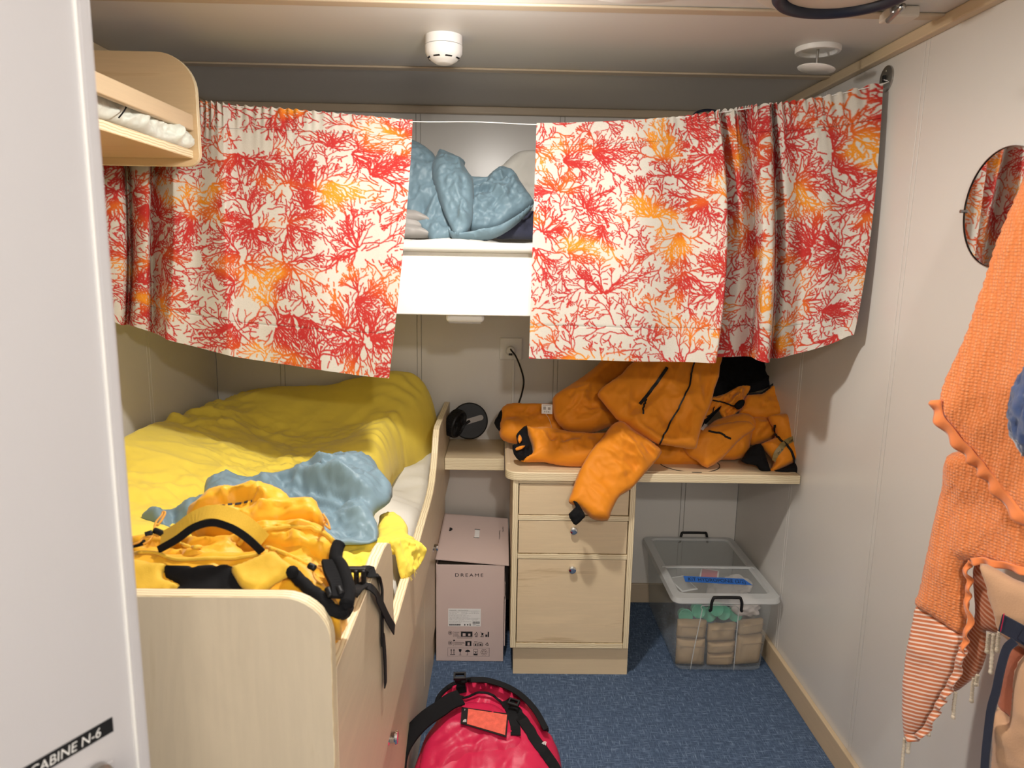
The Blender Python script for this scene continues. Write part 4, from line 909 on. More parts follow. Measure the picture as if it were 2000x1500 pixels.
# ================================================================== STORAGE TUB
tb = empty('storage_tub', (-.21, -.29, 0), 'clear plastic storage tub with black clip handles under the desk', 'container')
def tub_wall(z, inset): # corner rectangle at height z
    f = z/.30
    return (-.378-.02*f+inset, -.057+.025*f-inset, -.560-.015*f+inset, -.030+.010*f-inset)
def rrect(x0, x1, y0, y1, r, z, n=5):
    out = []
    for cx, cy, a0 in ((x1-r, y1-r, 0), (x0+r, y1-r, 90), (x0+r, y0+r, 180), (x1-r, y0+r, 270)):
        for k_ in range(n+1):
            a = math.radians(a0+90*k_/n); out.append(V((cx+r*math.cos(a), cy+r*math.sin(a), z)))
    return out
def loft(bm, rings, cap0=True, cap1=True):
    RR = [[bm.verts.new(p) for p in r] for r in rings]; n = len(RR[0])
    for a, b_ in zip(RR, RR[1:]):
        for k_ in range(n): bm.faces.new((a[k_], a[(k_+1) % n], b_[(k_+1) % n], b_[k_]))
    if cap0: bm.faces.new(RR[0][::-1])
    if cap1: bm.faces.new(RR[-1])
bm = bmesh.new(); loft(bm, [rrect(*tub_wall(.0, .014), .02, .002), rrect(*tub_wall(.012, 0), .03, .012)]+[rrect(*tub_wall(z, 0), .032, z) for z in (.1, .2, .292)], True, False)
obj('tub_body', bm, M['tub'], tb, smooth=True)
bm = bmesh.new(); loft(bm, [rrect(-.412, -.018, -.592, -.012, .03, .288), rrect(-.416, -.014, -.597, -.010, .034, .294), rrect(-.412, -.018, -.592, -.012, .03, .312), rrect(-.385, -.045, -.56, -.04, .025, .316), rrect(-.378, -.052, -.552, -.045, .02, .308)], False, False)
lid2 = obj('lid', bm, M['tubrim'], tb, smooth=True); lid2.modifiers.new('e', 'EDGE_SPLIT').split_angle = .6
bm = bmesh.new(); loft(bm, [rrect(-.378, -.052, -.552, -.045, .02, .3085), rrect(-.374, -.056, -.548, -.049, .02, .3075)], True, True); obj('lid_top', bm, M['tub'], lid2)
bm = bmesh.new(); box(bm, (-.40, -.335, .309), (-.03, -.320, .317)); obj('lid_rib', bm, M['tubrim'], lid2, bev=.003)
tubeo('moulded_rib', [(-.300, -.5725, .26), (-.305, -.5735, .268), (-.290, -.5745, .276), (-.190, -.5745, .276), (-.170, -.574, .268), (-.166, -.5725, .25), (-.164, -.566, .12), (-.163, -.561, .01)], .0018, M['tubrim'], tb, n=6, m=3)
tubeo('moulded_rib', [(-.300, -.5725, .26), (-.306, -.570, .2), (-.318, -.565, .1), (-.326, -.561, .01)], .0018, M['tubrim'], tb, n=6, m=3)
for yy, s in ((-.600, -1), (-.004, 1)):
    y_ = yy; hz = .322 if s < 0 else .330
    xa, xb = (-.278, -.168) if s < 0 else (-.245, -.125)
    tubeo('clip_handle', [(xa-.004, y_+.002*s*0, .268 if s < 0 else .285), (xa, y_-.004, .275 if s < 0 else .29), (xa, y_-.006, .300), (xa+.006, y_-.005, hz-.003), (xa+.016, y_-.004, hz), (xb-.016, y_-.004, hz), (xb-.006, y_-.005, hz-.003), (xb, y_-.006, .300), (xb, y_-.004, .275 if s < 0 else .29), (xb+.004, y_, .268 if s < 0 else .285)],
          .0055, M['black'], tb, n=8, m=3)
# label tape
T0, T1 = V((-.335, -.452, .3095)), V((-.085, -.475, .3095)); dT = (T1-T0).normalized(); uT = V((-dT.y, dT.x, 0))
bm = bmesh.new()
def tq(a, b_): return T0+dT*a+uT*b_
L_ = (T1-T0).length
bm.faces.new([bm.verts.new(p) for p in (tq(0, 0), tq(L_, -.002), tq(L_-.022, .052), tq(.0, .050))]); bt_ = obj('tape_label', bm, M['bluetape'], lid2)
text('handwriting', 'KiT HYDROPONiE (2/2)', tq(.012, .009)+V((0, 0, .0006)), dT, uT, .029, M['ink'], bt_, shear=.15, width=L_-.035)
# contents: packets, green lids, crumpled paper
def packet(c, sz, rz, seed):
    bm = bmesh.new(); n = 7; w2, d2, h2 = sz
    T = {}
    for s in (0, 1):
        for i in range(n+1):
            for j in range(n+1):
                x, z = (i/n-.5)*w2, (j/n-.5)*h2
                e = max(0, 1-(2*abs(i/n-.5))**4)*max(0, 1-(2*abs(j/n-.5))**4)
                nz = float(noise(np.array([[x*40+seed, z*40, seed*3.1]]))[0])
                T[s, i, j] = bm.verts.new((x, (-1 if s == 0 else 1)*(d2/2*(.25+.75*math.sqrt(e))+nz*.004), z+nz*.002))
    for s in (0, 1):
        for i in range(n):
            for j in range(n): bm.faces.new([T[s, i, j], T[s, i+1, j], T[s, i+1, j+1], T[s, i, j+1]])
    for i in range(n):
        bm.faces.new((T[0, i, 0], T[1, i, 0], T[1, i+1, 0], T[0, i+1, 0])); bm.faces.new((T[0, i, n], T[0, i+1, n], T[1, i+1, n], T[1, i, n]))
        bm.faces.new((T[0, 0, i], T[0, 0, i+1], T[1, 0, i+1], T[1, 0, i])); bm.faces.new((T[0, n, i], T[1, n, i], T[1, n, i+1], T[0, n, i+1]))
    box(bm, (-w2/2+.004, -d2/2-.001, h2*.28), (w2/2-.004, -d2/2+.002, h2*.30))
    mtx = Matrix.Translation(c) @ Matrix.Rotation(rz, 4, 'Y') @ Matrix.Rotation(seed*.05-.1, 4, 'Z')
    bm.transform(mtx); return bm
pk = [((-.318, -.515, .060), (.105, .045, .104), 0, 'lower left'), ((-.318, -.512, .150), (.108, .05, .070), .03, 'upper left'), ((-.202, -.515, .032), (.100, .045, .048), 0, 'bottom middle'), ((-.202, -.517, .080), (.104, .045, .044), -.02, 'second from bottom, middle'),
      ((-.205, -.515, .140), (.108, .05, .066), .02, 'top middle'), ((-.096, -.512, .070), (.098, .05, .120), .05, 'lower right'), ((-.096, -.515, .162), (.100, .045, .052), 0, 'upper right')]
for i, (c, sz, rz, wh) in enumerate(pk):
    o = obj('paper_packet', packet(V(c), sz, rz, i+1), M['kraft'], smooth=True); tag(o, 'brown kraft paper packet, %s in the front of the clear tub' % wh, 'packet', 'paper packets in the clear tub')
gd = [(-.338, .192, 'leftmost of the lower row'), (-.285, .206, 'second from the left, raised'), (-.240, .184, 'low in the middle'), (-.222, .222, 'highest in the middle'), (-.190, .200, 'right of the middle one'), (-.140, .186, 'rightmost of the green lids')]
for i, (x, z, wh) in enumerate(gd):
    o = latheo('green_cup', (x, -.50+.014*(i % 3), z), (0, -1, .25), [(0, -.05), (.020, -.05), (.023, -.012), (.0265, -.012), (.0275, -.001), (.025, .0), (.022, -.002), (0, -.002)], M['greenp'], None, n=24); tag(o, 'green round plastic cup in the tub, %s' % wh, 'cup', 'green cups in the clear tub')
for i, (x, y, z, s, wh) in enumerate(((-.10, -.45, .215, .05, 'front right corner'), (-.17, -.38, .245, .05, 'middle'), (-.10, -.36, .255, .05, 'right side'))):
    bm = bmesh.new(); bmesh.ops.create_icosphere(bm, subdivisions=4, radius=s)
    P = np.array([tuple(v.co) for v in bm.verts]); nn = P/np.linalg.norm(P, axis=1)[:, None]; d = .012*noise(P*45+i*9)+.02*np.abs(noise(P*25+i*5))
    for v, a, k_ in zip(bm.verts, nn, d): v.co = v.co+V(a)*float(k_); v.co.z *= .62; v.co += V((x, y, z))
    tag(obj('crumpled_cloth', bm, M['tissue'], smooth=True), 'crumpled pale cloth in the clear tub, %s' % wh, 'cloth')
for i, (a, c_, wh, mt_) in enumerate((((-.36, -.40, .285), (-.03, .13, .0), 'picture side up', 'greyfab'), ((-.24, -.34, .29), (.05, .1, .0), 'with red print', 'red'))):
    bm = bmesh.new(); box(bm, (-.036, -.05, 0), (.036, .05, .003)); bm.transform(Matrix.Translation(V(a)+V((.03, 0, -.01))) @ Matrix.Rotation(.35-.7*i, 4, 'Z') @ Matrix.Rotation(.12, 4, 'X'))
    s_ = obj('seed_packet', bm, M['label'], bev=.001); tag(s_, 'small white-edged seed packet in the clear tub, %s' % wh, 'packet')
    bm = bmesh.new(); box(bm, (-.030, -.044, .0032), (.030, .044, .0036)); bm.transform(Matrix.Translation(V(a)+V((.03, 0, -.01))) @ Matrix.Rotation(.35-.7*i, 4, 'Z') @ Matrix.Rotation(.12, 4, 'X'))
    obj('printed_face', bm, M[mt_], s_)

# ================================================================== FAN, SOCKET, CABLES
fn_ = empty('desk_fan', (-1.17, -.12, .742), 'black folding fan standing on the small plywood shelf', 'fan')
bc = on(917, 822, (-1.15, -.10, .83), (.12, -1, .18)); ax = V((.10, -1, .20)).normalized()
bm = bmesh.new(); lathe(bm, bc, ax, [(.0, -.008), (.070, -.008), (.076, -.003), (.076, .006), (.071, .011), (0, .011)], 48); obj('base_disc', bm, M['black'], fn_, bev=0)
sx, sy, sz = frame_of(ax)
bm = bmesh.new(); 
slot_dir = V((.94, 0, .30)).normalized(); sl = (slot_dir-ax*slot_dir.dot(ax)).normalized(); up_ = sl.cross(ax)
pt = []
for k_ in range(9): a = -math.pi/2+math.pi*k_/8; pt.append(bc+ax*.0118+sl*(.048+.011*math.cos(a))+up_*(.011*math.sin(a)))
pt += [bc+ax*.0118+sl*(-.02)+up_*.011, bc+ax*.0118+sl*(-.02)-up_*.011]
bm.faces.new([bm.verts.new(p) for p in pt]); obj('carry_slot', bm, M['greyfab'], fn_)
hc = on(893, 828, (-1.22, -.17, .80), (.3, -1, 0)); hx = V((.86, -.42, -.22)).normalized()
bm = bmesh.new(); lathe(bm, hc, hx, [(0, -.030), (.050, -.030), (.056, -.024), (.057, .006), (.054, .012), (.050, .012), (.046, .004), (.014, .0), (.012, .008), (0, .009)], 40); obj('fan_head', bm, M['black'], fn_)
bm = bmesh.new(); qx, qy, _ = frame_of(hx)
for k_ in range(44):
    a = 2*math.pi*k_/44; d = qx*math.cos(a)+qy*math.sin(a); tube(bm, [hc+d*.0575-hx*.022, hc+d*.0580-hx*.008, hc+d*.0578+hx*.006], .0011, 4, 1)
obj('side_grille', bm, M['black'], fn_)
bm = bmesh.new()
for k_ in range(30):
    a = 2*math.pi*k_/30; d = qx*math.cos(a)+qy*math.sin(a); d2 = qx*math.cos(a+.5)+qy*math.sin(a+.5); tube(bm, [hc+d*.013+hx*.009, hc+(d+d2)*.017+hx*.010, hc+d2*.050+hx*.011], .0009, 4, 1)
obj('front_grille', bm, M['black'], fn_)
for k_ in range(3):
    a = 2*math.pi*k_/3; d = qx*math.cos(a)+qy*math.sin(a); d2 = qx*math.cos(a+.7)+qy*math.sin(a+.7)
    bm = bmesh.new(); bm.faces.new([bm.verts.new(p) for p in (hc+d*.012-hx*.002, hc+d*.045+hx*.003, hc+d2*.045-hx*.006, hc+d2*.012-hx*.006)]); obj('blade', bm, M['black'], fn_)
tubeo('hinge_arm', [hc-hx*.02, (hc+bc)/2+V((0, .01, -.01)), bc+ax*.01], .006, M['black'], fn_)

so = empty('wall_socket', (-1.008, 0, 1.09), 'white square wall socket between the curtains with a plug in it', 'socket')
boxo('face_plate', (-1.056, -.010, 1.090), (-.962, -.0003, 1.182), M['plastic'], so, bev=.003)
bm = bmesh.new(); lathe(bm, (-1.010, -.0100, 1.132), (0, -1, 0), [(.028, 0), (.028, .003), (.024, .003), (.023, -.001), (0, -.001)], 36); obj('socket_rim', bm, M['plastic'], so, smooth=False)
boxo('conduit', (-1.001, -.007, .790), (-.993, -.0003, 1.089), M['plastic'], so, bev=.001)
pc = empty('power_cable', (-1.0, -.02, .80), 'black power cable with round white plug hanging from the wall socket', 'cable')
latheo('plug', (-1.010, -.0115, 1.130), (0, -1, 0), [(0, 0), (.0195, 0), (.0195, .018), (.016, .024), (0, .025)], M['plastic'], pc, n=28)
boxo('plug_print', (-1.018, -.0373, 1.112), (-1.003, -.0368, 1.121), M['ink'], pc)
P0c = at(997, 682, 1, -.036)
tubeo('cable', [P0c+V((0, .004, .0)), P0c+V((.004, -.012, -.004))]+[at(u, v, 1, y) for u, v, y in ((1008, 697, -.045), (1018, 722, -.04), (1023, 745, -.035), (1019, 770, -.03), (1013, 790, -.028), (1010, 815, -.03))]+[V((-.985, -.04, .80))], .0035, M['black'], pc)
lc = tubeo('cable_loop', [at(u, v, 1, -.45) for u, v in ((1352, 240), (1356, 224), (1372, 216), (1392, 216), (1406, 222), (1412, 240), (1408, 262))]+[V((-.30, -.45, 1.60)), V((-.36, -.46, 1.577)), V((-.46, -.45, 1.60))]+[at(1350, 262, 1, -.45)], .0045, M['rubber']); tag(lc, 'dark blue cable loop showing above the top of the right curtain', 'cable')
bm = bmesh.new(); bpy.data.objects.remove(bpy.data.objects.new('x', None)); bm.free()

# ================================================================== CLOTHES ON THE DESK
c33 = cr(960, 690, .2267); c22 = cr(1350, 680, .1867)
JN = V((0, -.80, .60)).normalized()
def desk_plane(y, z): return V((-.6, y, z))
tz = empty('trousers', (-.75, -.35, .79), 'orange padded trousers, one leg hanging over the drawer cabinet', 'trousers')
jk = empty('jacket', (-.35, -.3, .79), 'orange hooded jacket with black zips piled on the desk', 'jacket')
def jp(name, L, cc, y, z, T, mat, par, **kw):
    kw.setdefault('reg', 'clothes'); kw.setdefault('res', .0065); kw.setdefault('back', .9); kw.setdefault('R', T*1.3); kw.setdefault('wr', (.004, 11, 2, .3)); kw.setdefault('m', 2)
    nn = kw.pop('n', JN); return puff(name, cc(L), desk_plane(y, z), nn, T, mat, par, **kw)
jp('rolled_leg', [(80, 490), (110, 455), (160, 432), (300, 435), (530, 452), (640, 470), (640, 700), (530, 720), (330, 755), (200, 772), (100, 745), (65, 690), (70, 560)], c33, -.34, .84, .055, M['orange'], tz, seed=71, n=(0, -.75, .66))
jp('cuff', [(22, 600), (50, 545), (85, 485), (110, 560), (100, 660), (65, 670)], c33, -.345, .845, .02, M['blackfab'], tz, seed=72, wr=(.003, 30, 1, 0), res=.004)
jp('front_leg', [(300, 622), (340, 650), (430, 640), (530, 648), (700, 683), (950, 688), (1100, 700), (1150, 800), (1060, 960), (780, 972), (600, 964), (450, 932), (330, 935), (250, 930), (345, 870), (350, 800), (312, 700)], c33, -.53, .835, .052, M['orange'], tz, seed=73,
   n=(0, -.75, .66), wr=(.006, 13, 1.6, .5))
jp('cuff', [(303, 620), (240, 668), (212, 712), (222, 765), (213, 785), (180, 792), (192, 870), (245, 928), (300, 900), (352, 868), (347, 800), (315, 700)], c33, -.545, .835, .022, M['blackfab'], tz, seed=74, wr=(.004, 30, 1, 0), res=.004)
jp('cuff_lining', [(240, 700), (258, 720), (262, 750), (240, 775), (225, 740)], c33, -.57, .850, .006, M['orange'], tz, seed=75, wr=None, res=.003)
jp('cuff_lining', [(205, 820), (240, 800), (290, 795), (262, 825), (215, 838)], c33, -.57, .850, .006, M['orange'], tz, seed=76, wr=None, res=.003)
jp('hanging_leg', [(1100, 585), (1030, 622), (960, 720), (895, 790), (830, 880), (780, 970), (745, 1040), (715, 1120), (690, 1200), (664, 1262), (680, 1300), (760, 1325), (850, 1415), (900, 1438), (1000, 1442), (1030, 1370), (1070, 1285), (1110, 1225), (1200, 1172), (1300, 1060), (1400, 945), (1468, 852), (1420, 795), (1340, 735), (1230, 665), (1150, 600)],
   c33, -.64, .80, .05, M['orange'], tz, seed=77, n=(0, -.88, .47), wr=(.011, 8, 2.6, -1.0), back=.5, res=.006)
jp('cuff', [(664, 1385), (725, 1325), (700, 1275), (735, 1280), (780, 1345), (808, 1400), (790, 1425), (728, 1482), (690, 1445)], c33, -.735, .70, .018, M['blackfab'], tz, seed=78, n=(0, -.95, .3), res=.004, wr=(.003, 30, 1, 0))
jp('waist_bulk', [(-450, 1130), (-300, 900), (-50, 800), (120, 850), (240, 760), (500, 692), (640, 740), (680, 850), (640, 900), (615, 1010), (600, 1080), (560, 1130), (470, 1162), (330, 1160), (250, 1210), (170, 1252), (100, 1242), (0, 1222), (-250, 1232), (-430, 1200)], c22, -.45, .85, .075, M['orange'], tz, seed=79, wr=(.009, 9, 2, .7))
jp('pocket_flap', [(60, 870), (300, 800), (560, 760), (640, 800), (668, 845), (560, 920), (470, 1000), (330, 1150), (170, 1252), (60, 1180), (-80, 1060)], c22, -.53, .85, .04, M['orange'], tz, seed=80, wr=(.004, 9, 2, .7), back=.5)
jp('bulk', [(600, 740), (800, 742), (900, 800), (880, 930), (750, 985), (630, 1012), (560, 900)], c22, -.40, .88, .05, M['orange'], tz, seed=81, wr=(.008, 12, 2, .2))
# jacket
jp('lining', [(290, -40), (900, -60), (1010, 60), (960, 240), (880, 360), (760, 430), (600, 470), (430, 480), (300, 640), (130, 820), (90, 860), (100, 700), (200, 500), (240, 300)], c22, -.30, .98, .02, M['blackfab'], jk, seed=90, wr=(.006, 9, 2, 0))
jp('hood', [(860, 60), (930, 60), (985, 120), (1010, 180), (1028, 350), (1020, 500), (1015, 640), (960, 722), (820, 747), (690, 747), (590, 720), (495, 690), (530, 610), (575, 500), (720, 485), (830, 405), (940, 300), (965, 230), (920, 160)], c22, -.34, .98, .06, M['orange'], jk, seed=91, wr=(.010, 8, 2, .4))
jp('sleeve', [(525, 395), (545, 365), (570, 342), (700, 262), (820, 180), (900, 115), (960, 60), (1100, 40), (1250, 30), (1150, 180), (990, 280), (960, 420), (1040, 520), (1095, 588), (960, 650), (860, 682), (720, 676), (620, 648), (545, 560), (530, 470)], c33, -.40, .93, .075, M['orange'], jk, seed=92, wr=(.009, 9, 2.4, .3))
jp('sleeve', [(800, 720), (980, 690), (1040, 750), (1092, 900), (1112, 1050), (1122, 1180), (1060, 1202), (950, 1255), (860, 1292), (820, 1272), (868, 1190), (790, 1080), (730, 1000), (868, 940), (880, 840)], c22, -.50, .87, .045, M['orange'], jk, seed=93, wr=(.007, 12, 2, .9))
jp('cuff', [(855, 1285), (1000, 1235), (1120, 1178), (1146, 1240), (1142, 1318), (1050, 1318), (1000, 1328), (980, 1362), (920, 1330), (860, 1300), (740, 1300), (690, 1232), (600, 1215), (522, 1182), (545, 1140), (620, 1035), (730, 1002), (780, 1120), (825, 1262)], c22, -.535, .83, .025, M['blackfab'], jk, seed=94, wr=(.004, 14, 2, 0))
jp('crumpled_collar', [(180, 540), (240, 510), (340, 484), (420, 440), (520, 398), (620, 395), (600, 460), (552, 540), (520, 640), (480, 670), (420, 740), (382, 770), (340, 730), (292, 655), (320, 600), (250, 650), (150, 740), (130, 720)], c22, -.36, .955, .035, M['orange'], jk, seed=95, wr=(.014, 14, 2.5, .6), res=.005)
jp('front_panel', [(912, 355), (960, 290), (1120, 180), (1240, 60), (1500, 20), (1900, 0), (1990, 20), (1968, 110), (1960, 200), (1920, 310), (1895, 420), (1850, 530), (1815, 620), (1785, 730), (1765, 815), (1730, 825), (1650, 816), (1500, 790), (1430, 780), (1340, 730), (1240, 670), (1130, 600), (1070, 560), (990, 460), (940, 400)],
   c33, -.52, 1.02, .05, M['orange'], jk, seed=96, wr=(.010, 6, 2.6, 1.0), R=.05, back=.6)
def js(L, cc, off=.0035): return [drape(u, v, 'clothes', off, V((-.5, -.36, .96)), JN) for u, v in dens(cc(L), 6)]
ribo('front_zip', js([(1750, 30), (1745, 82), (1715, 200), (1700, 290), (1655, 390), (1600, 500), (1520, 640), (1448, 778)], c33), .0055, .004, JN, M['black'], jk)
ribo('pocket_zip', js([(1512, 122), (1440, 230), (1370, 320), (1275, 438)], c33), .011, .003, JN, M['black'], jk)
ribo('zip_pull', js([(1325, 395), (1315, 460), (1306, 528)], c33, .006), .0055, .003, JN, M['black'], jk)
ribo('zip_lip', js([(180, 872), (250, 885), (310, 895), (360, 925), (410, 948)], c22), .0065, .003, JN, M['black'], jk)
tubeo('hood_cord', js([(225, 540), (300, 560), (380, 585), (450, 605)], c22, .003), .0028, M['black'], jk)
tubeo('hood_binding', js([(580, 485), (660, 478), (740, 470), (830, 405), (900, 350), (950, 270)], c22, .003), .0035, M['black'], jk)
tubeo('side_piping', js([(160, 715), (210, 680), (245, 620)], c22, .003), .002, M['black'], jk)
jp('toggle', [(450, 600), (500, 545), (560, 545), (550, 600), (500, 642), (465, 630)], c22, -.42, .955, .012, M['blackfab'], jk, seed=97, wr=None, res=.004)
ribo('sleeve_stripe', js([(882, 800), (878, 880), (905, 930), (960, 985), (1010, 1035), (1050, 1090), (1080, 1190)], c22), .0085, .002, JN, M['black'], jk)
tp = js([(878, 1190), (900, 1100), (960, 1020), (1030, 970), (1088, 950)], c22, .004)
tpo = ribo('name_tape', tp, .020, .0012, JN, M['khaki'], jk)
for i, (ch, (u, v)) in enumerate(zip('MAXIME', [(925, 1100), (950, 1070), (985, 1030), (1015, 1010), (1035, 990), (1060, 975)])):
    p = js([(u-12, v+14)], c22, .0062)[0]; text('handwriting', ch, p, V((.75, -.1, .6)), V((-.5, -.35, .75)), .009, M['ink'], tpo, shear=.2)
ct = js([(432, 440), (522, 445)], c33, .004); tgp = ct[0]
bm = bmesh.new(); a_, b_ = on(*c33([(432, 438)])[0], desk_plane(-.40, .91), JN), on(*c33([(525, 442)])[0], desk_plane(-.40, .91), JN); dn = V((.0, -.15, -1)).normalized()*.036
for p, q in ((V((0, -.0007, 0)), 0),): bm.faces.new([bm.verts.new(x) for x in (a_, b_, b_+dn, a_+dn)])
hg = obj('hang_tag', bm, M['label'], tz)
bm = bmesh.new()
dx_ = (b_-a_)
for u0, u1, v0, v1 in ((.15, .40, .25, .58), (.58, .82, .30, .58), (.1, .9, .08, .13), (.25, .35, .7, .85), (.45, .52, .68, .86), (.6, .7, .7, .85)):
    bm.faces.new([bm.verts.new(a_+dx_*s+dn*t2+V((0, -.0006, .0002))) for s, t2 in ((u0, v0), (u1, v0), (u1, v1), (u0, v1))])
obj('tag_print', bm, M['greyfab'], hg)
tubeo('tag_string', [a_+dn+dx_*.4, a_+dn*1.5+dx_*.7, js([(520, 640)], c33)[0]], .0006, M['plastic'], tz, n=5)
sm_ = js([(100, 850), (150, 800)], c22, .004); ribo('care_label', sm_, .010, .0005, JN, M['label'], jk, m=1)

# ================================================================== DUFFEL BAG
du = empty('duffel_bag', (-1.05, -1.3, 0), 'crimson red duffel bag with black straps on the floor', 'bag')
c7 = cr(740, 1280, .2); DNm = V((0, -.42, .91)).normalized(); DP = V((-1.05, -1.25, .26))
def dp(name, L, off, T, mat, **kw):
    kw.setdefault('reg', 'duf'); return puff(name, c7(L), DP+DNm*off, DNm, T, mat, du, **kw)
dp('bag_body', [(585, 430), (620, 370), (700, 300), (800, 262), (900, 250), (1060, 262), (1250, 320), (1400, 410), (1530, 545), (1630, 720), (1740, 900), (1790, 1150), (1780, 1500), (1500, 1900), (700, 1950), (250, 1600), (300, 1250), (400, 950), (460, 790), (560, 650), (590, 540)],
   -.06, .06, M['red'], R=.11, res=.008, back=2.6, wr=(.006, 8, 2, .9), seed=101)
dp('end_panel', [(600, 600), (720, 560), (810, 490), (900, 470), (1080, 480), (1200, 540), (1300, 640), (1420, 800), (1560, 1000), (1640, 1300), (1500, 1700), (700, 1800), (330, 1500), (370, 1180), (440, 880), (560, 690)],
   -.035, .05, M['red'], R=.07, res=.007, back=1.5, wr=(.006, 7, 1.6, .5), seed=102)
def ds(L, off=.003): return [drape(u, v, 'duf', off, DP, DNm) for u, v in (dens(c7(L)) if len(L) != 4 else c7(L))]
tubeo('zip', ds([(560, 520), (580, 420), (640, 345), (720, 290), (800, 262), (900, 240), (1060, 250), (1250, 312), (1400, 405), (1520, 540), (1600, 660), (1635, 735)], .001), .007, M['blackfab'], du)
zz = [on(u, v, DP+DNm*.012, DNm) for u, v in c7([(900, 238), (1060, 245), (1250, 306), (1400, 400), (1530, 540), (1632, 722)])]
ribo('zip_flap', zz, .016, .004, DNm, M['blackweb'], du)
def dstrap(name, L, wd, off=.004, lift=None, th=.003):
    pts = ds(L, off)
    if lift: pts = [p+DNm*lift*math.sin(math.pi*i/(len(pts)-1)) for i, p in enumerate(pts)]
    return ribo(name, pts, wd, th, DNm, M['blackweb'], du)
dstrap('carry_handle', [(760, 400), (860, 430), (980, 395), (1080, 405), (1160, 450), (1230, 520)], .006, .004, .012)
dstrap('compression_strap', [(790, 250), (800, 300), (805, 350), (810, 375)], .028)
dstrap('compression_strap', [(1240, 450), (1290, 560), (1325, 700), (1330, 790)], .027)
dstrap('shoulder_strap', [(1250, 450), (1340, 560), (1440, 700), (1540, 860), (1640, 1000), (1720, 1130), (1780, 1300)], .028, .006)
sp = [on(u, v, DP+DNm*o_, DNm) for (u, v), o_ in zip(c7([(800, 410), (700, 450), (600, 520), (480, 600), (380, 690), (290, 800), (220, 930), (190, 1080), (190, 1300)]), (.012, .02, .025, .03, .03, .025, .02, .01, 0))]
ribo('shoulder_strap', sp, .048, .006, [DNm, V((-.3, -.5, .8)), V((-.5, -.6, .6))], M['blackfab'], du)
for (u0, v0), s in (((790, 225), 1.), ((1310, 480), .9)):
    p = on(*c7([(u0, v0)])[0], DP+DNm*.014, DNm); bm = bmesh.new()
    box(bm, (-.017, -.004, -.006), (.017, .004, .006)); box(bm, (-.017, .012, -.006), (.017, .018, .006)); box(bm, (-.018, -.004, -.006), (-.012, .018, .006)); box(bm, (.012, -.004, -.006), (.018, .018, .006))
    bm.transform(Matrix.Translation(p) @ Matrix.Rotation(-.45 if u0 > 1000 else 0.05, 4, 'Z') @ Matrix.Rotation(.45, 4, 'X') @ Matrix.Scale(s, 4)); obj('buckle', bm, M['black'], du, bev=.002)
# id window
qd = ds([(812, 530), (1262, 590), (1245, 825), (800, 690)], .003)
def dquad(name, uv, mat, off, parent=du):
    bm = bmesh.new()
    def bl(s, t2): return qd[0].lerp(qd[1], s).lerp(qd[3].lerp(qd[2], s), t2)+DNm*off
    n = 6; g = [[bm.verts.new(bl(uv[0]+(uv[1]-uv[0])*i/n, uv[2]+(uv[3]-uv[2])*j/n)) for i in range(n+1)] for j in range(n+1)]
    for j in range(n):
        for i in range(n): bm.faces.new((g[j][i], g[j][i+1], g[j+1][i+1], g[j+1][i]))
    o = obj(name, bm, mat, parent); o.modifiers.new('s', 'SOLIDIFY').thickness = .0012; return o
M['idwin'] = plain('window_mesh', (.75, .13, .09), .25, .15, 60, .6, 300)
iw = dquad('id_window', (0, 1, 0, 1), M['black'], .009); dquad('clear_window', (.14, .97, .07, .93), M['idwin'], .0105, iw)
def logo(P, rt, up, h, par):
    """small half-dome mark of curved bands"""
    bm = bmesh.new(); rt, up = V(rt).normalized(), V(up).normalized()
    for r0, r1 in ((.25, .42), (.52, .70), (.80, 1.)):
        for i in range(8):
            a, b2 = math.pi/2*i/8, math.pi/2*(i+1)/8
            bm.faces.new([bm.verts.new(P+(rt*(-math.cos(x)*r)+up*(math.sin(x)*r))*h) for x, r in ((a, r0), (a, r1), (b2, r1), (b2, r0))])
    bm.faces.new([bm.verts.new(P+(rt*x+up*y)*h) for x, y in ((.05, 0), (.25, 0), (.25, .96), (.05, 1.))])
    obj('logo', bm, M['label'], par)
logo(ds([(845, 690)], .0145)[0], (1, 0, -.1), (0, .4, 1), .0075, iw)
logo(ds([(1600, 900)], .010)[0]+DNm*.002, (.9, -.3, -.1), (.3, .4, .9), .009, du)
text('lettering', 'BASE CAMP DUFFEL', ds([(840, 560)], .014)[0], V((-.1, -.5, -.7)), V((1, 0, 0)), .0022, M['label'], iw, width=.02)

# ================================================================== UPPER-LEFT SHELF
us = empty('bunk_shelf', (-2.06, -1.5, 1.75), 'golden birch wall shelf with a rail, upper left above the bed', 'shelf')
ex = -1.872; yE = -.965
r1, r2 = .10, .035
zt_, zb_ = 2.035, 1.745
ep = [(-W_+.003, zb_)]+[(ex-r2+r2*math.cos(a), zb_+r2+r2*math.sin(a)) for a in np.linspace(-math.pi/2, 0, 8)]+[(ex-r1+r1*math.cos(a), zt_-r1+r1*math.sin(a)) for a in np.linspace(0, math.pi/2, 12)]+[(-W_+.003, zt_)]
bm = bmesh.new(); prism(bm, ep, 1, yE-.018, yE, 1, 0); obj('end_panel', bm, [M['shelfw'], M['plyy']], us, bev=.001, seg=1)
bm = bmesh.new(); prism(bm, ep, 1, -2.12, -2.102, 1, 0); obj('end_panel', bm, [M['shelfw'], M['plyy']], us, bev=.001, seg=1)
bm = bmesh.new(); prism(bm, [(-W_+.003, -2.101), (ex-.016, -2.101), (ex-.016, yE-.019), (-W_+.003, yE-.019)], 2, 1.765, 1.787, 1, 0); obj('shelf_board', bm, [M['shelfw'], M['plyz']], us, bev=.001, seg=1)
boxo('rail', (ex-.030, -2.101, 1.836), (ex-.010, yE-.019, 1.878), M['trimy'], us, bev=.004, seg=3)
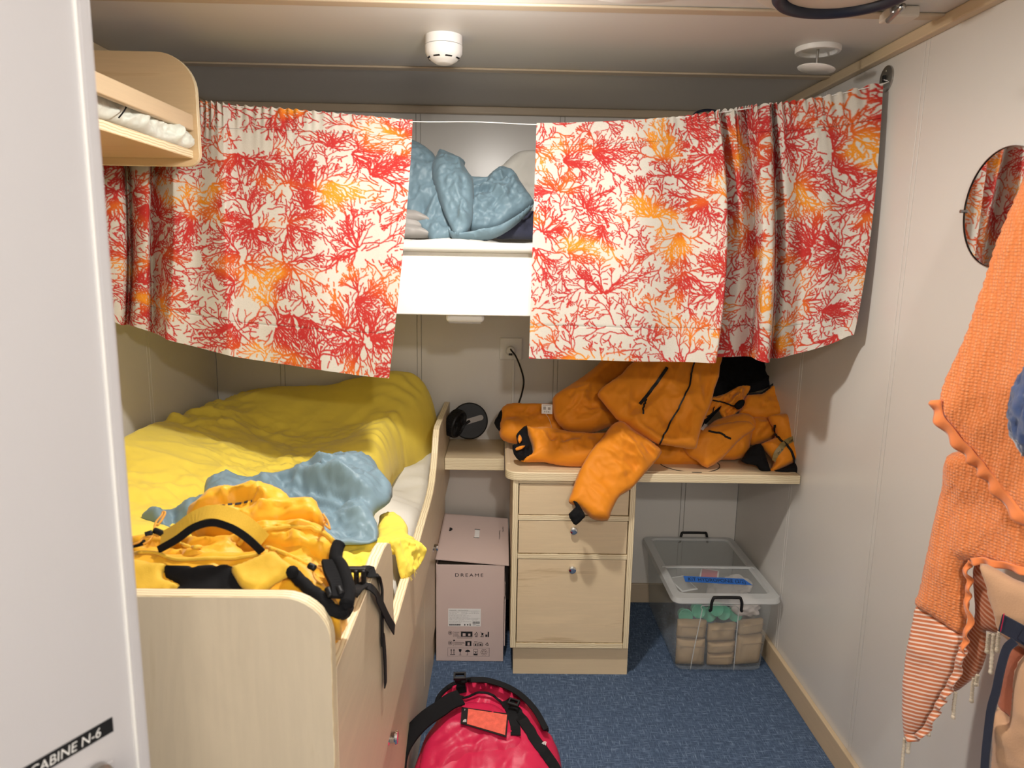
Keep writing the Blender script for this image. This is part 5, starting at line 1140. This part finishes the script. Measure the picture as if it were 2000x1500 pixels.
cs = cr(180, 60, .2)
sb = puff('sleeping_bag', cs([(-300, 480), (-100, 530), (60, 590), (130, 600), (180, 640), (240, 655), (330, 690), (370, 720), (400, 750), (480, 785), (540, 780), (600, 800), (640, 830), (720, 878), (770, 880), (800, 915), (860, 955), (910, 1005), (940, 1060), (965, 1130),
                      (900, 1150), (600, 1050), (300, 930), (100, 860), (-300, 760)]), (-1.935, -1.3, 1.82), (1, -.12, .28), .030, M['mint'], None, R=.035, res=.004, back=2.2, wr=(.008, 14, 1.6, .9), fine=.003, seed=141, reg='shelf')
tag(sb, 'pale mint satin sleeping bag stuffed along the upper-left shelf', 'sleeping bag')
tubeo('draw_cord', [on(u, v, (-1.900, -1.3, 1.82), (1, -.12, .28)) for u, v in cs([(290, 660), (325, 700), (330, 750), (300, 800), (260, 850)])], .0016, M['blackfab'], sb)

# ================================================================== CEILING THINGS
sd = empty('smoke_detector', (-1.218, -.942, 2.04), 'round white smoke detector on the ceiling above the left curtain', 'smoke detector')
sc_ = V((-1.218, -.942, 2.0998))
latheo('base', sc_, (0, 0, -1), [(0, 0), (.050, 0), (.050, .024), (0, .024)], M['plastic'], sd, n=40)
latheo('cover', sc_-V((0, 0, .0255)), (0, 0, -1), [(0, 0), (.0505, 0), (.0500, .018), (.044, .028), (.036, .036), (.034, .037), (.022, .044), (.018, .045), (0, .045)], M['plastic'], sd, n=40)
for k_ in range(8):
    a = 2*math.pi*k_/8+.39; d = V((math.cos(a), math.sin(a), 0)); tdir = V((-d.y, d.x, 0)); c = sc_-V((0, 0, .0255+.0315))+d*.0412
    bm = bmesh.new(); n_ = (d*.7+V((0, 0, -.72))).normalized(); s2 = n_.cross(tdir)
    bm.faces.new([bm.verts.new(c+n_*.0012+tdir*x*.0095+s2*y*.0022) for x, y in ((-1, -1), (1, -1), (1, 1), (-1, 1))]); obj('slot', bm, M['black'], sd)
vt = empty('ceiling_vent', (-.193, -.92, 2.05), 'white ceiling air valve, one disc hung below another by a steel stem', 'vent')
vc = V((-.193, -.915, 2.0998))
latheo('ring', vc, (0, 0, -1), [(0, .004), (.044, .004), (.050, .013), (.058, .013), (.060, .010), (.060, 0)], M['plastic'], vt, n=44)
latheo('stem', vc-V((0, 0, .004)), (0, 0, -1), [(0, 0), (.0035, 0), (.0035, .050), (0, .050)], M['steel'], vt, n=12)
bm = bmesh.new(); lathe(bm, (0, 0, 0), (0, 0, -1), [(0, 0), (.046, 0), (.050, .002), (.049, .004), (0, .006)], 44); bm.transform(Matrix.Translation(vc-V((0, 0, .052))) @ Matrix.Rotation(.13, 4, 'Y')); obj('disc', bm, M['plastic'], vt, smooth=True)
# ceiling lamp (its far rim shows at the top of the picture) and downlights that light the room
lm = empty('ceiling_lamp', (-.79, -1.56, 2.04), 'large round white ceiling lamp at the top edge of the view', 'lamp')
latheo('lamp_cover', (-.79, -1.56, 2.0998), (0, 0, -1), [(0, 0), (.186, 0), (.190, .010), (.186, .040), (.170, .052), (0, .058)], M['plastic'], lm, n=64)
for (x, y, nm) in ((-1.12, -1.47, 'small round ceiling lamp near the smoke detector, above the view'), (-.72, -3.47, 'small round ceiling lamp by the entrance, behind the view')):
    dl = latheo('bulb_lamp', (x, y, 2.0998), (0, 0, -1), [(0, 0), (.060, 0), (.060, .006), (.022, .009), (.020, .012), (0, .012)], M['plastic'], None, n=36); tag(dl, nm, 'lamp')
# hatch: round cover with blue rubber seal and a latch
ht = empty('ceiling_hatch', (-.3, -1.42, 2.04), 'round deckhead hatch with dark blue rubber seal and steel latch', 'hatch')
hcx, hcy = -.355, -1.413
latheo('hatch_frame', (hcx, hcy, 2.0998), (0, 0, -1), [(0, 0), (.178, 0), (.178, .014), (.170, .018), (0, .018)], M['hatch'], ht, n=64)
bm = bmesh.new(); lathe(bm, (hcx, hcy, 2.0998-.018), (0, 0, -1), [(.115, 0), (.117, .014), (.124, .022), (.133, .022), (.140, .014), (.142, 0)], 64); obj('rubber_seal', bm, M['rubber'], ht, smooth=True)
latheo('hatch_cover', (hcx, hcy, 2.0998-.0185), (0, 0, -1), [(0, 0), (.114, 0), (.112, .006), (.08, .012), (0, .014)], M['hatch'], ht, n=64)
lp = V((-.140, -1.235, 2.075)); lt = boxo('latch', lp+V((-.035, -.03, 0)), lp+V((.03, .03, .0245)), M['hatch'], ht, bev=.004)
a_, b_ = on(1735, 40, (-.14, -1.25, 2.06), (0, 0, 1)), on(1764, 12, (-.14, -1.25, 2.06), (0, 0, 1))
tubeo('latch_pin', [a_, (a_+b_)/2, b_], .0065, M['steel'], lt, n=12, m=2)
latheo('latch_boss', (b_+a_)/2+V((0, 0, .012)), (0, 0, -1), [(0, 0), (.013, 0), (.011, .012), (0, .012)], M['steel'], lt, n=20)

# ================================================================== RIGHT WALL: MIRROR, TOWELS
mr = empty('mirror', (-.01, -1.476, 1.515), 'round thin-framed mirror on the right wall behind the orange towel', 'mirror')
latheo('glass', (-.0005, -1.476, 1.640), (-1, 0, 0), [(0, 0), (.123, 0), (.123, .006), (0, .006)], M['mirror'], mr, n=72)
bm = bmesh.new(); lathe(bm, (-.0005, -1.476, 1.640), (-1, 0, 0), [(.1235, 0), (.1252, 0), (.1252, .008), (.1235, .008)], 72); obj('frame', bm, M['steel'], mr, smooth=False)
for a in (2.2, -2.2, 0): latheo('clip', (-.004, -1.476+.127*math.cos(a), 1.640+.127*math.sin(a)), (-1, 0, 0), [(0, 0), (.004, 0), (.004, .010), (0, .010)], M['steel'], mr, n=10)

tw = empty('beach_towel', (-.1, -1.7, .45), 'orange fouta towel with striped tasselled end hanging on the right wall', 'towel')
c17 = cr(1740, 250, .4333); c16 = cr(1740, 900, .4)
TN = V((-1, -.42, 0)).normalized()
def tp_(name, L, cc, x, T, mat, **kw):
    kw.setdefault('res', .007); kw.setdefault('wr', (.006, 6, 4, 1.4)); kw.setdefault('R', .03); kw.setdefault('m', 2); kw.setdefault('back', .3); kw.setdefault('reg', 'tow')
    par = kw.pop('par', tw); return puff(name, cc(L), V((x, -1.6, 1.0)), TN, T, mat, par, **kw)
XT = -.16
tp_('under_layer', [(300, -40), (270, 100), (240, 230), (180, 480), (150, 620), (128, 700), (230, 770), (350, 850), (370, 780), (385, 700), (372, 600), (380, 510), (410, 490), (560, 520), (700, 560), (900, 500), (800, 0), (500, -60)], c16, XT+.02, .035, M['towel'], seed=111)
tp_('striped_end', [(130, 695), (230, 765), (350, 848), (362, 900), (355, 960), (330, 1060), (270, 1160), (200, 1290), (135, 1362), (90, 1358), (72, 1335), (66, 1200), (70, 1050), (90, 880), (110, 780)], c16, XT+.018, .025, M['stripe'], seed=112)
tp_('striped_inner', [(365, 850), (405, 780), (410, 700), (400, 580), (410, 500), (470, 500), (530, 700), (540, 840), (465, 830), (472, 920), (455, 985), (430, 1040), (370, 1090), (305, 1132), (290, 1100), (330, 1000)], c16, XT+.05, .012, M['stripe2'], seed=113)
tp_('upper_layer', [(600, 240), (560, 330), (520, 420), (465, 560), (420, 700), (340, 930), (260, 1100), (222, 1215), (240, 1290), (310, 1400), (380, 1500), (470, 1610), (560, 1720), (640, 1800), (760, 1860), (900, 1850), (900, 100), (700, 60)], c17, XT-.03, .035, M['towel'], seed=114, wr=(.008, 4, 5, 1.25), R=.04)
def ruffle(L, cc, x, wd, mat=M['towelflat'], amp=.007, per=.04, ins=V((0, .0, 1))):
    P = catmull([on(u, v, V((x, -1.6, 1.0)), TN) for u, v in cc(L)], 14); bm = bmesh.new(); rows = []; s = 0
    for i, p in enumerate(P):
        if i: s += (p-P[i-1]).length
        d = (P[min(i+1, len(P)-1)]-P[max(i-1, 0)]).normalized(); side = d.cross(TN).normalized()
        w_ = amp*math.sin(2*math.pi*s/per+1.3*math.sin(s*41)); rows.append([bm.verts.new(p+side*(wd*(k_/4-.5))+TN*(w_*(k_/4)+.002)) for k_ in range(5)])
    for a, b2 in zip(rows, rows[1:]):
        for k_ in range(4): bm.faces.new((a[k_], a[k_+1], b2[k_+1], b2[k_]))
    o = obj('ruffled_hem', bm, mat, tw, smooth=True); md = o.modifiers.new('s', 'SOLIDIFY'); md.thickness = .003; return o
ruffle([(205, 1225), (215, 1300), (290, 1400), (370, 1490), (460, 1600), (545, 1710), (630, 1790), (760, 1850)], c17, XT-.05, .022)
ruffle([(355, 930), (372, 850), (390, 770), (375, 680), (388, 600), (372, 530), (395, 492)], c16, XT-.01, .010)
ruffle([(395, 492), (440, 490), (520, 505), (600, 525), (700, 545)], c16, XT-.02, .014)
ruffle([(80, 1352), (140, 1345), (195, 1280), (255, 1165), (315, 1060), (345, 960), (355, 905)], c16, XT-.012, .014, M['stripe'])
for (u, v, L) in ((68, 1355, 150), (92, 1365, 55), (192, 1290, 45), (316, 1130, 120), (405, 1060, 110), (425, 1045, 45), (480, 840, 90), (503, 845, 185), (530, 835, 90)):
    p = on(*c16([(u, v)])[0], V((XT, -1.6, 1)), TN); q = on(*c16([(u-6-L*.05, v+L)])[0], V((XT, -1.6, 1)), TN); bm = bmesh.new()
    d = q-p; tube(bm, [p, p+d*.5+V((0, .001, 0)), q], .0034, 7, 12, taper=lambda t2: 1+.28*math.sin(t2*60)); lathe(bm, q, -d, [(0, -.006), (.0045, -.003), (.004, .003), (0, .006)], 8)
    obj('tassel', bm, M['cord'], tw, smooth=True)
# beige woven garment with navy tape, in front
wb = empty('woven_bag', (-.2, -1.75, .4), 'beige woven cloth bag with navy tape ties hanging below the towel', 'bag')
tp_('upper_band', [(436, 500), (520, 530), (600, 575), (700, 620), (760, 700), (760, 960), (620, 900), (535, 845), (500, 740), (465, 610)], c16, XT-.055, .02, M['beige'], par=wb, seed=121, wr=(.004, 5, 3, .3))
tp_('inner_fold', [(555, 980), (600, 900), (680, 960), (640, 1290), (580, 1250), (518, 1195)], c16, XT-.04, .012, M['brick'], par=wb, seed=122)
tp_('lower_panel', [(520, 1200), (590, 1260), (610, 1080), (640, 960), (760, 930), (760, 1800), (480, 1800), (505, 1400)], c16, XT-.045, .03, M['beige'], par=wb, seed=123, wr=(.006, 5, 3, .3))
def wpts(L, x): return [on(u, v, V((x, -1.6, 1)), TN) for u, v in c16(L)]
ribo('waist_tape', wpts([(536, 790), (600, 825), (700, 880), (760, 910)], XT-.085), .034, .003, TN, M['navytape'], wb)
ribo('tie', wpts([(605, 880), (565, 920), (535, 1020), (515, 1120), (490, 1210), (475, 1320), (462, 1440), (455, 1560)], XT-.09), .014, .003, TN, M['navytape'], wb)
ribo('tie', wpts([(640, 880), (700, 800), (760, 780)], XT-.09), .014, .003, TN, M['navytape'], wb)
tubeo('red_stitching', wpts([(553, 745), (545, 790), (535, 835)], XT-.0895), .0008, M['red'], wb, n=5)
bm = bmesh.new(); bmesh.ops.create_icosphere(bm, subdivisions=5, radius=.055)
P = np.array([tuple(v.co) for v in bm.verts]); nn = P/np.linalg.norm(P, axis=1)[:, None]; d = .005*noise(P*70)+.004*noise(P*160)
cf = on(2058, 800, (-.35, -1.95, 1.2), (-.3, -1, 0))
for v, a, k_ in zip(bm.verts, nn, d): v.co = v.co+V(a)*float(k_); v.co.z *= 1.55; v.co += cf
fb = obj('fleece_hat', bm, M['bluefluff'], smooth=True); tag(fb, 'dark blue fleece hat hanging at the right edge in front of the towel', 'hat')
hr = empty('hook_rail', (-.02, -1.75, 1.75), 'steel hook rail on the right wall above the towel', 'hook rail')
boxo('rail_bar', (-.012, -2.1, 1.86), (-.0005, -1.62, 1.89), M['steel'], hr, bev=.003)
for y in (-2.05, -1.87, -1.70): tubeo('hook', [(-.012, y, 1.875), (-.05, y, 1.865), (-.075, y, 1.875), (-.08, y, 1.895)], .005, M['steel'], hr)
